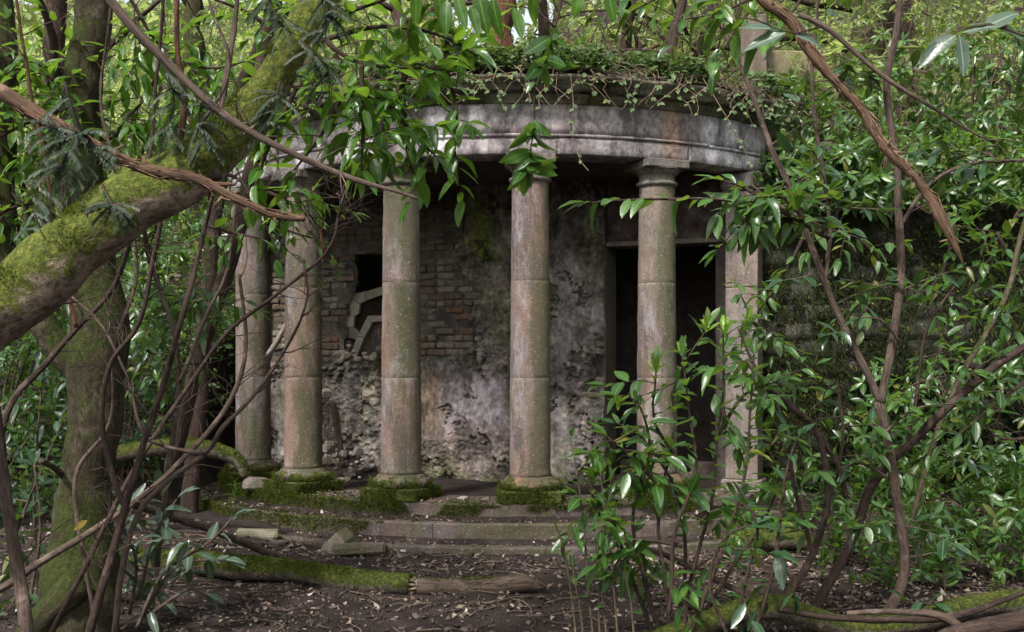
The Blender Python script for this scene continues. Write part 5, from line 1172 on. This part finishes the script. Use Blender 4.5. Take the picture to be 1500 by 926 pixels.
for (x, y), lb in zip(LC, LCL):
    shrub('laurel_bush', 'low bright young laurel bush '+lb, (x, y, G(x, y)-.03), random.uniform(.45, .75), .34, .3, 22, .105, 'leaf_bg', 'bush', 'low laurel bushes in the litter', 150, 'bark_olive', 5, .08, 260+k, nl=5, r0=.007); k += 1
# sprays hanging down the mossy wall
for i, (sh, lb, ex) in enumerate([([[(1150, 300), (1200, 330), (1260, 350)], [(1180, 340), (1150, 400), (1110, 460)], [(1260, 350), (1290, 390), (1260, 440)], [(1100, 470), (1140, 500), (1180, 520)]], 'laurel spray trailing over the dark wall beside the square pier', 22),
      ([[(1340, 300), (1400, 330), (1460, 340)], [(1400, 330), (1380, 400), (1350, 430)], [(1460, 340), (1490, 400), (1500, 470)], [(1500, 300), (1450, 380), (1400, 410)]], 'laurel spray trailing over the wall near the right edge', 24),
      ([[(1500, 560), (1450, 600), (1400, 640)], [(1520, 640), (1460, 640), (1420, 590)], [(1430, 540), (1390, 530), (1370, 545)]], 'pale leafed spray low on the right edge before the wall', 14)]):
    t = thing('laurel_branch', lb, 'branch', P(*sh[0][0], 9.4)); spray(t, sh, 9.4 if i < 2 else 8.6, 'leaf_bg' if i != 1 else 'leaf_fg', .15, w=(6, 2), step=.07, cap=300, extra=ex, elen=.4, seed=160+i, jy=.5)
def cover(nm, lb, n, x0, x1, y0, y1, mk, sz, thr=-.25, lift=.25):
    x = rng.uniform(x0, x1, n); y = rng.uniform(y0, y1, n); z = ground_z(x, y); q = fbm(x*1.1, y*1.1, 0, int(x0*7+400), 3) > thr; L = Leaves()
    dv = rng.normal(size=(n, 3))*np.array([1, 1, .5]); uv = rng.normal(size=(n, 3))*.6+np.array([0, -.5, 1.])
    L.p = list(np.stack([x, y, z+rng.uniform(.02, lift, n)], -1)[q]); L.d = list(dv[q]); L.u = list(uv[q]); L.l = list(rng.uniform(sz*.6, sz*1.2, n)[q])
    tag(L.joined('undergrowth', mk, None, LTF), lb, 'undergrowth', kind='stuff')
cover('u', 'low laurel leaves covering the bank left of the rotunda', 16000, -9.5, -3.7, 10.6, 19, 'leaf_bg', .12)
cover('u', 'pale leaves covering the far hill behind the rotunda', 26000, -13, 13, 16.2, 27, 'leaf_far', .16, -.5, .5)
cover('u', 'pale foliage covering the distant wooded slope', 26000, -40, 26, 27, 62, 'leaf_far', .5, -.8, 1.2)
cover('u', 'pale leaves covering the high bank at upper left', 24000, -24, -5.5, 14, 30, 'leaf_bg', .2, -.6, .6)
cover('u', 'laurel leaves covering the slope above the retaining wall', 15000, 2.7, 9.5, 11.2, 16.5, 'leaf_bg', .12, -.3, .3)
# hilltop shrubs and trees behind the roof
HB = [(-2.6, 17.5, 2.6), (-1.0, 19, 3.2), (.8, 18, 2.4), (2.2, 17, 2.4), (3.4, 18.5, 3.2), (-3.6, 20, 3.6), (.2, 22, 4.), (4.4, 22, 4.4), (2.2, 23, 4.5), (-1.8, 23.5, 4.5), (-6.5, 22, 4.6), (7.4, 20, 4.2)]
HL = ['behind the roof left of centre', 'behind the roof near its middle', 'behind the ivy at centre', 'behind the ivy right of centre', 'between roof and terrace pier', 'beyond the roof left end', 'farthest back at centre', 'far back above the terrace wall', 'far back right of centre', 'far back left of centre', 'far back at upper left', 'far back at upper right']
for i, ((x, y, h), lb) in enumerate(zip(HB, HL)):
    shrub('woodland_bush', 'pale yellow-green bush '+lb, (x, y, G(x, y)-.05), h, 1.5, 1., 130, .15, 'leaf_far', 'bush', 'pale bushes on the hill behind', 0, 'bark', 7, .2, 200+i, nl=5)
TR = [(-.15, 15.9, 44, 0, 'reddish-brown upright tree directly behind the roof left of centre', 'bark_red'), (-1.2, 15.6, 24, -.5, 'dark crooked tree behind the roof beside the reddish one', 'bark_dark'), (1.35, 16.2, 18, .5, 'slim dark tree leaning right behind the ivy', 'bark_dark'), (1.75, 15.8, 16, .9, 'second slim dark tree leaning right behind the ivy', 'bark_dark'), (2.3, 16.4, 16, .9, 'dark leaning tree nearest the terrace pier', 'bark_dark'),
      (4.9, 16, 60, .6, 'yellow-green mossy tree on the slope beyond the terrace wall', 'trunk_moss'), (-3.3, 17, 30, .2, 'tree behind the left end of the roof', 'bark'), (-5.2, 18.5, 40, -.2, 'mossy tree up the left bank', 'trunk_moss'), (.7, 17.2, 22, -.3, 'thin tree leaning left behind the ivy middle', 'bark'), (6.2, 17, 36, -.4, 'brown tree at the upper right slope', 'bark'), (-7.2, 16.5, 44, .3, 'broad dark tree at the upper far left', 'bark_dark'), (3.2, 19, 26, .4, 'slender tree far behind the terrace pier', 'bark')]
random.seed(77)
for i, (x, y, w, ln, lb, bk) in enumerate(TR):
    z = G(x, y); t = thing('woodland_tree', lb, 'tree', (x, y, z), 'trees on the hill behind'); r = w/2/F*y
    pth, rad = smooth_path([(x, y, z-.2), (x+ln*.25, y+.1, z+.9), (x+ln*.7, y, z+2.2), (x+ln, y+.2, z+4), (x+ln*1.1, y, z+6)], [r*1.15, r, r*.85, r*.7, r*.5], .15)
    V, Fc = tube(pth, rad, 12, .1, 6, seed=i, wob=.05, lump=.2); npmesh('trunk', V, Fc, M[bk], t); tw = MB(); tips = []
    for b in range(7):
        j = random.randint(3, len(pth)-4); a = random.uniform(0, 6.28); d = np.array([cos(a), sin(a)*.5, random.uniform(.1, .9)]); p = [pth[j]]
        for q in range(9): d = d+np.array([random.uniform(-.3, .3), random.uniform(-.2, .2), random.uniform(-.3, .25)]); d /= np.linalg.norm(d); p.append(p[-1]+d*.28)
        V, Fc = tube(p, np.linspace(r*.4, r*.1, 10), 6, .1); npmesh('branch', V, Fc, M[bk], t); twigs(tw, p, [r*.2]*10, 6, .8, 2, .1, tips, r0=.012)
    tw.build('twigs', M[bk], t, kind='stuff'); L = Leaves()
    for c, d, _ in tips:
        if random.random() < .75: whorl(L, c, d, 6, .13, 1.1)
    L.build('leaf_far' if i % 3 else 'leaf_bg', t, 0, rest='crown_or_shade')
# tangle of leaning stems just behind the roof
t = thing('rhododendron_tangle', 'tangle of bare curving stems rising from the ivy on the roof', 'shrub', (1., 14.6, 4.), ); random.seed(55)
for i in range(34):
    x0 = random.uniform(-1.6, 3.); p = [np.array([x0, 14.3+random.uniform(-.3, .9), 4.05])]; d = np.array([random.uniform(-.5, .6), random.uniform(-.2, .3), 1.]); d /= np.linalg.norm(d)
    for q in range(9): d = d+np.array([random.uniform(-.28, .3), random.uniform(-.1, .1), random.uniform(-.2, .1)]); d /= np.linalg.norm(d); p.append(p[-1]+d*.22)
    pp_, rr_ = smooth_path(p, np.linspace(random.uniform(.012, .028), .006, 10), .1); V, Fc = tube(pp_, rr_, 6, .1, seed=i); npmesh('stem', V, Fc, M[random.choice(['bark', 'bark_red', 'bark_dark'])], t)
# far curtain of woodland
L = Leaves(); n = 15000
xx = rng.uniform(-22, 22, n); yy = rng.uniform(25, 34, n); zz = rng.uniform(0, 1, n)
den = fbm(xx*.5, zz*6, yy*.2, 301, 4) > -.05
P3 = np.stack([xx, yy, 5.5+zz*10], -1)[den]; m = len(P3); L.p = list(P3); L.d = list(rng.normal(size=(m, 3))); L.u = list(rng.normal(size=(m, 3))+np.array([0, 0, 1.2])); L.l = list(rng.uniform(.25, .5, m))
far = L.joined('far_foliage', 'leaf_far', None, LTF); tag(far, 'pale mass of sunlit woodland foliage far beyond the hill', 'foliage', kind='stuff')

# unseen leaf masses added above the frame to shade the scene below
def crown_or_shade(t, x0, x1, y0, y1, z0, z1, n, mk='leaf_fg', thr=-.1, sd=0):
    x = rng.uniform(x0, x1, n); y = rng.uniform(y0, y1, n); z = rng.uniform(z0, z1, n); q = fbm(x*.6, y*.6, z*.6, sd, 3) > thr; L = Leaves()
    L.p = list(np.stack([x, y, z], -1)[q]); L.d = list(rng.normal(size=(n, 3))[q]); L.u = list((rng.normal(size=(n, 3))*.7+np.array([0, 0, 1]))[q]); L.l = list(rng.uniform(.18, .4, n)[q])
    L.joined('crown_or_shade', mk, t, LTF)
crown_or_shade(lt, -8, 1.5, -1, 9, 7, 9.5, 2600, sd=501, thr=.02); crown_or_shade(mt, -9, -2.5, 4, 11, 6.5, 9, 2200, sd=502, thr=0); crown_or_shade(dk, -7, 1, 8, 13, 6.8, 9.5, 2400, sd=503, thr=0)
# ------------------------------------------------------------------ ivy on the roof
iv = thing('ivy', 'straggling ivy with bare looping stems trailing over the rotunda cornice', 'ivy', (CX, CY-3.6, 3.9)); L = Leaves(); random.seed(66)
n = 15000
a = rng.uniform(-1.3, .82, n); r = 3.72-np.abs(rng.normal(0, 1, n))*.7
for i in range(n):
    if r[i] < .8: continue
    if fbm(a[i]*7, r[i]*1.2, 0, 311, 3) < -.12: continue
    x, y = CX+r[i]*sin(a[i]), CY-r[i]*cos(a[i]); z = 3.9+.26*(1-(min(r[i], 3.6)/3.7)**6)+random.uniform(0, .2)
    L.add((x, y, z), (random.gauss(0, 1), random.gauss(0, 1)-.4, random.uniform(-.6, .3)), (random.gauss(0, .4), -.5, 1), random.uniform(.035, .08))
L.joined('foliage', 'ivy', iv, LTI); L2 = Leaves(); vb = MB()
for i in range(130):
    a0 = random.uniform(-1., .85); r0_ = random.uniform(3., 3.6); p = [np.array([CX+r0_*sin(a0), CY-r0_*cos(a0), 4.08+random.uniform(-.02, .1)])]; aa = a0; drop = random.random() < .5
    for q in range(7): aa += random.uniform(-.03, .035); r1 = r0_+(3.72-r0_)*(q+1)/7; p.append(np.array([CX+r1*sin(aa), CY-r1*cos(aa), 4.08-(q+1)*.03+random.uniform(-.04, .06)]))
    if drop:
        dl = random.choice([.08, .15, .22, .3]); 
        for q in range(4): aa += random.uniform(-.02, .03); p.append(np.array([CX+3.71*sin(aa), CY-3.71*cos(aa), 3.87-dl*(q+1)/4+random.uniform(-.02, .02)]))
        if random.random() < .5:
            for q in range(4): aa += random.uniform(.01, .03); p.append(np.array([CX+3.7*sin(aa), CY-3.7*cos(aa), 3.87-dl+dl*(q+1)/4]))
        for q in range(random.randint(2, 9)):
            c = random.choice(p[-4:]); L2.add(c, (random.gauss(0, 1), -.4, -.6), (0, -1, .6), random.uniform(.03, .05))
    pp_, rr_ = smooth_path(p, [.0034]*len(p), .05); V, Fc = tube(pp_, rr_, 4, cap=False); vb.add(V, Fc)
for (pxs) in ([(836, 110), (840, 160), (834, 185), (842, 210), (850, 235), (862, 250)], [(768, 110), (778, 150)], [(1030, 115), (1075, 190), (1100, 240)]):
    pp_, rr_ = smooth_path([P(*q, 9.75) for q in pxs], [.004]*len(pxs), .04); V, Fc = tube(pp_, rr_, 4, cap=False); vb.add(V, Fc)
    for q in range(9): L2.add(random.choice(list(pp_[len(pp_)//3:])), (random.gauss(0, 1), -.4, -.6), (0, -1, .6), random.uniform(.03, .045))
vb.build('vines', M['vine'], iv, kind='stuff'); L2.build('ivy', iv, 300, LTI)

# ------------------------------------------------------------------ seedlings on the right, and a few elsewhere
def make_seedling(seed, mk, n=1):
    rr = random.Random(seed); L = Leaves(); t = thing('laurel_seedling', 'x', 'plant', (0, 0, 0), 'laurel seedlings in the litter on the right')
    for i in range(n):
        a = rr.uniform(0, 6.28); lean = rr.uniform(0, .35); h = rr.uniform(.2, .42); p = [np.array([cos(a)*lean*h*q/4*(q/4), sin(a)*lean*h*q/4*(q/4), h*q/4]) for q in range(5)]
        V, Fc = tube(p, np.linspace(.005, .002, 5), 5); npmesh('stem', V, Fc, M['bark_olive'], t); alternate(L, p, .1, .035, .25, .15, rr, 1.1); whorl(L, p[-1], (0, 0, 1), 5, .085, .6, rr)
    L.p = [np.array(q) for q in L.p]; p_, d_, u_, l_ = L.arr(); X, Y, Z = frames(d_, u_)
    for i in range(len(p_)):
        o = bpy.data.objects.new('leaf', leaf_mesh(i % len(LT), mk)); COL.objects.link(o); o.parent = t; l = l_[i]
        o.matrix_basis = Matrix(((X[i][0]*l, Y[i][0]*l, Z[i][0]*l, p_[i][0]), (X[i][1]*l, Y[i][1]*l, Z[i][1]*l, p_[i][1]), (X[i][2]*l, Y[i][2]*l, Z[i][2]*l, p_[i][2]), (0, 0, 0, 1)))
    return t
def copy_tree(o):
    c = o.copy(); COL.objects.link(c)
    for ch in list(o.children): d = ch.copy(); COL.objects.link(d); d.parent = c
    return c
SD = [(make_seedling(500+i, ['leaf_bg', 'leaf_fg', 'leaf_bg', 'leaf_bg'][i % 4], 2+i % 2), [0]) for i in range(5)]
spots = []
random.seed(99)
for i in range(78):
    x = random.uniform(2.5, 5.6); y = random.uniform(7.6, 10.9)
    px_ = 750+F*x/y
    if px_ < 1150+random.uniform(0, 60) or px_ > 1540: continue
    spots.append((x, y))
spots += [(1.9, 8.9), (2.15, 9.3), (-2.8, 11.1), (2.3, 8.2), (1.7, 8.3), (-3.5, 9.8), (-3.2, 8.6)]
adj = ['small', 'glossy', 'upright', 'leaning', 'leafy', 'pale-tipped']
SEED = []
for i, (x, y) in enumerate(spots):
    src, used = SD[i % 5]
    if used[0] == 0: o = src; used[0] = 1
    else: o = copy_tree(src)
    o.location = (x, y, G(x, y)-.01); s = random.uniform(.7, 1.25); o.scale = (s, s, s); o.rotation_euler = (0, 0, random.uniform(0, 6.28))
    o['group'] = 'laurel seedlings in the litter before the wall' if x > 2.4 else 'laurel seedlings near the steps'
    SEED.append((x, y, s, o))
ORD = ['first', 'second', 'third', 'fourth', 'fifth', 'sixth', 'seventh', 'eighth', 'ninth', 'tenth', 'eleventh', 'twelfth', 'thirteenth', 'fourteenth', 'fifteenth', 'sixteenth', 'seventeenth', 'eighteenth', 'nineteenth', 'twentieth', 'last but two', 'last but one', 'last']
rows = [(10.0, 99, 'along the foot of the mossy wall'), (9.5, 10.0, 'just in front of those at the wall foot'), (8.7, 9.5, 'in the middle of the litter patch'), (8.1, 8.7, 'behind the mossy ground log'), (0, 8.1, 'nearest the mossy ground log')]
for y0, y1, w in rows:
    q = sorted([e for e in SEED if e[0] > 2.4 and y0 <= e[1] < y1], key=lambda e: e[0]/e[1])
    for j, e in enumerate(q): e[3]['label'] = ('small' if e[2] < .85 else 'large' if e[2] > 1.1 else 'medium')+' laurel seedling, '+ORD[min(j, 22)]+' from left '+w
near = ['seedling beside the right end of the upper step', 'seedling behind the leafy shrub at the steps right end', 'seedling left of the leftmost column foot', 'seedling by the bottom step under the leafy shrub', 'seedling before the bottom step left of the leafy shrub', 'seedling by the mossy bough at the bank foot', 'seedling near the raised end of the long brown pole']
for (x, y, s_, o), lb in zip([e for e in SEED if e[0] <= 2.4], near): o['label'] = 'young laurel '+lb
# ------------------------------------------------------------------ litter, twigs, crumbs on the ground
L = Leaves(); n = 34000
x = rng.uniform(-4.5, 5.5, n); y = rng.uniform(6.2, 11.3, n)
keep = ((fbm(x*1.6, y*1.6, 0, 401, 3) > -.05) | (rng.random(n) < .35)) & ((x > .6) | (rng.random(n) < .5)) & (np.hypot(x-CX, y-CY) > 4.27)
z = ground_z(x, y)
for i in np.nonzero(keep)[0]:
    L.add((x[i], y[i], z[i]+.008), (random.gauss(0, 1), random.gauss(0, 1), random.gauss(0, .18)), (random.gauss(0, .45), random.gauss(0, .45), 1), random.choice([.015, .02, .025, .03, .04, .06]))
tag(L.joined('leaf_litter', 'litter', None, [leaf_template(.5, 3, .3, .3, 21, .08), leaf_template(.6, 3, -.3, -.2, 22, .1), leaf_template(.35, 3, .1, .3, 23, .05)]), 'brown and pale dead leaves scattered over the dark soil', 'leaf litter', kind='stuff')
L = Leaves()
for k_, (r0, r1, z0, z1) in enumerate(STEPR):
    for i in range(800):
        a = random.uniform(-1.3, .95); r = r1-.01-random.random()*.33; L.add((CX+r*sin(a), CY-r*cos(a), z1+.012), (random.gauss(0, 1), random.gauss(0, 1), random.gauss(0, .2)), (random.gauss(0, .4), random.gauss(0, .4), 1), random.choice([.015, .02, .03, .045]))
tag(L.joined('leaf_litter', 'litter', None, [leaf_template(.5, 3, .3, .3, 21, .08), leaf_template(.6, 3, -.3, -.2, 22, .1)]), 'dead leaf crumbs strewn on the rotunda steps', 'leaf litter', kind='stuff')
mb = MB(); random.seed(13)
for i in range(800):
    x0 = random.uniform(-4.2, 5.2); y0 = random.uniform(6.4, 10.6); 
    if math.hypot(x0-CX, y0-CY) < 4.4: continue
    a = random.uniform(0, 6.28); l = random.choice([.08, .12, .2, .3, .45]); p = []
    for q in range(5): xx_, yy_ = x0+cos(a)*l*q/4, y0+sin(a)*l*q/4; a += random.uniform(-.25, .25); p.append((xx_, yy_, G(xx_, yy_)+.008+random.uniform(0, .012)))
    V, Fc = tube(p, np.linspace(random.uniform(.003, .009), .002, 5), 5); mb.add(V, Fc)
tag(mb.build('fallen_twigs', M['bark'], None, kind='stuff'), 'dead twigs scattered over the soil and litter', 'twigs')
mb = MB()
for i in range(2600):
    x0 = random.uniform(-4, 4); y0 = random.uniform(6.5, 9.4)
    if math.hypot(x0-CX, y0-CY) < 4.3: continue
    s = random.choice([.008, .012, .018, .025, .045]); V, Fc = rock((x0, y0, G(x0, y0)+s*.15), s, s, s*.6, i, .4, 1); mb.add(V, Fc)
tag(mb.build('gravel', M['clod'], None, False, kind='stuff'), 'small stones and clods scattered over the dark soil', 'gravel')
print('objects', len(bpy.data.objects), 'tris', sum(len(m.loops)-2*len(m.polygons) for m in bpy.data.meshes))
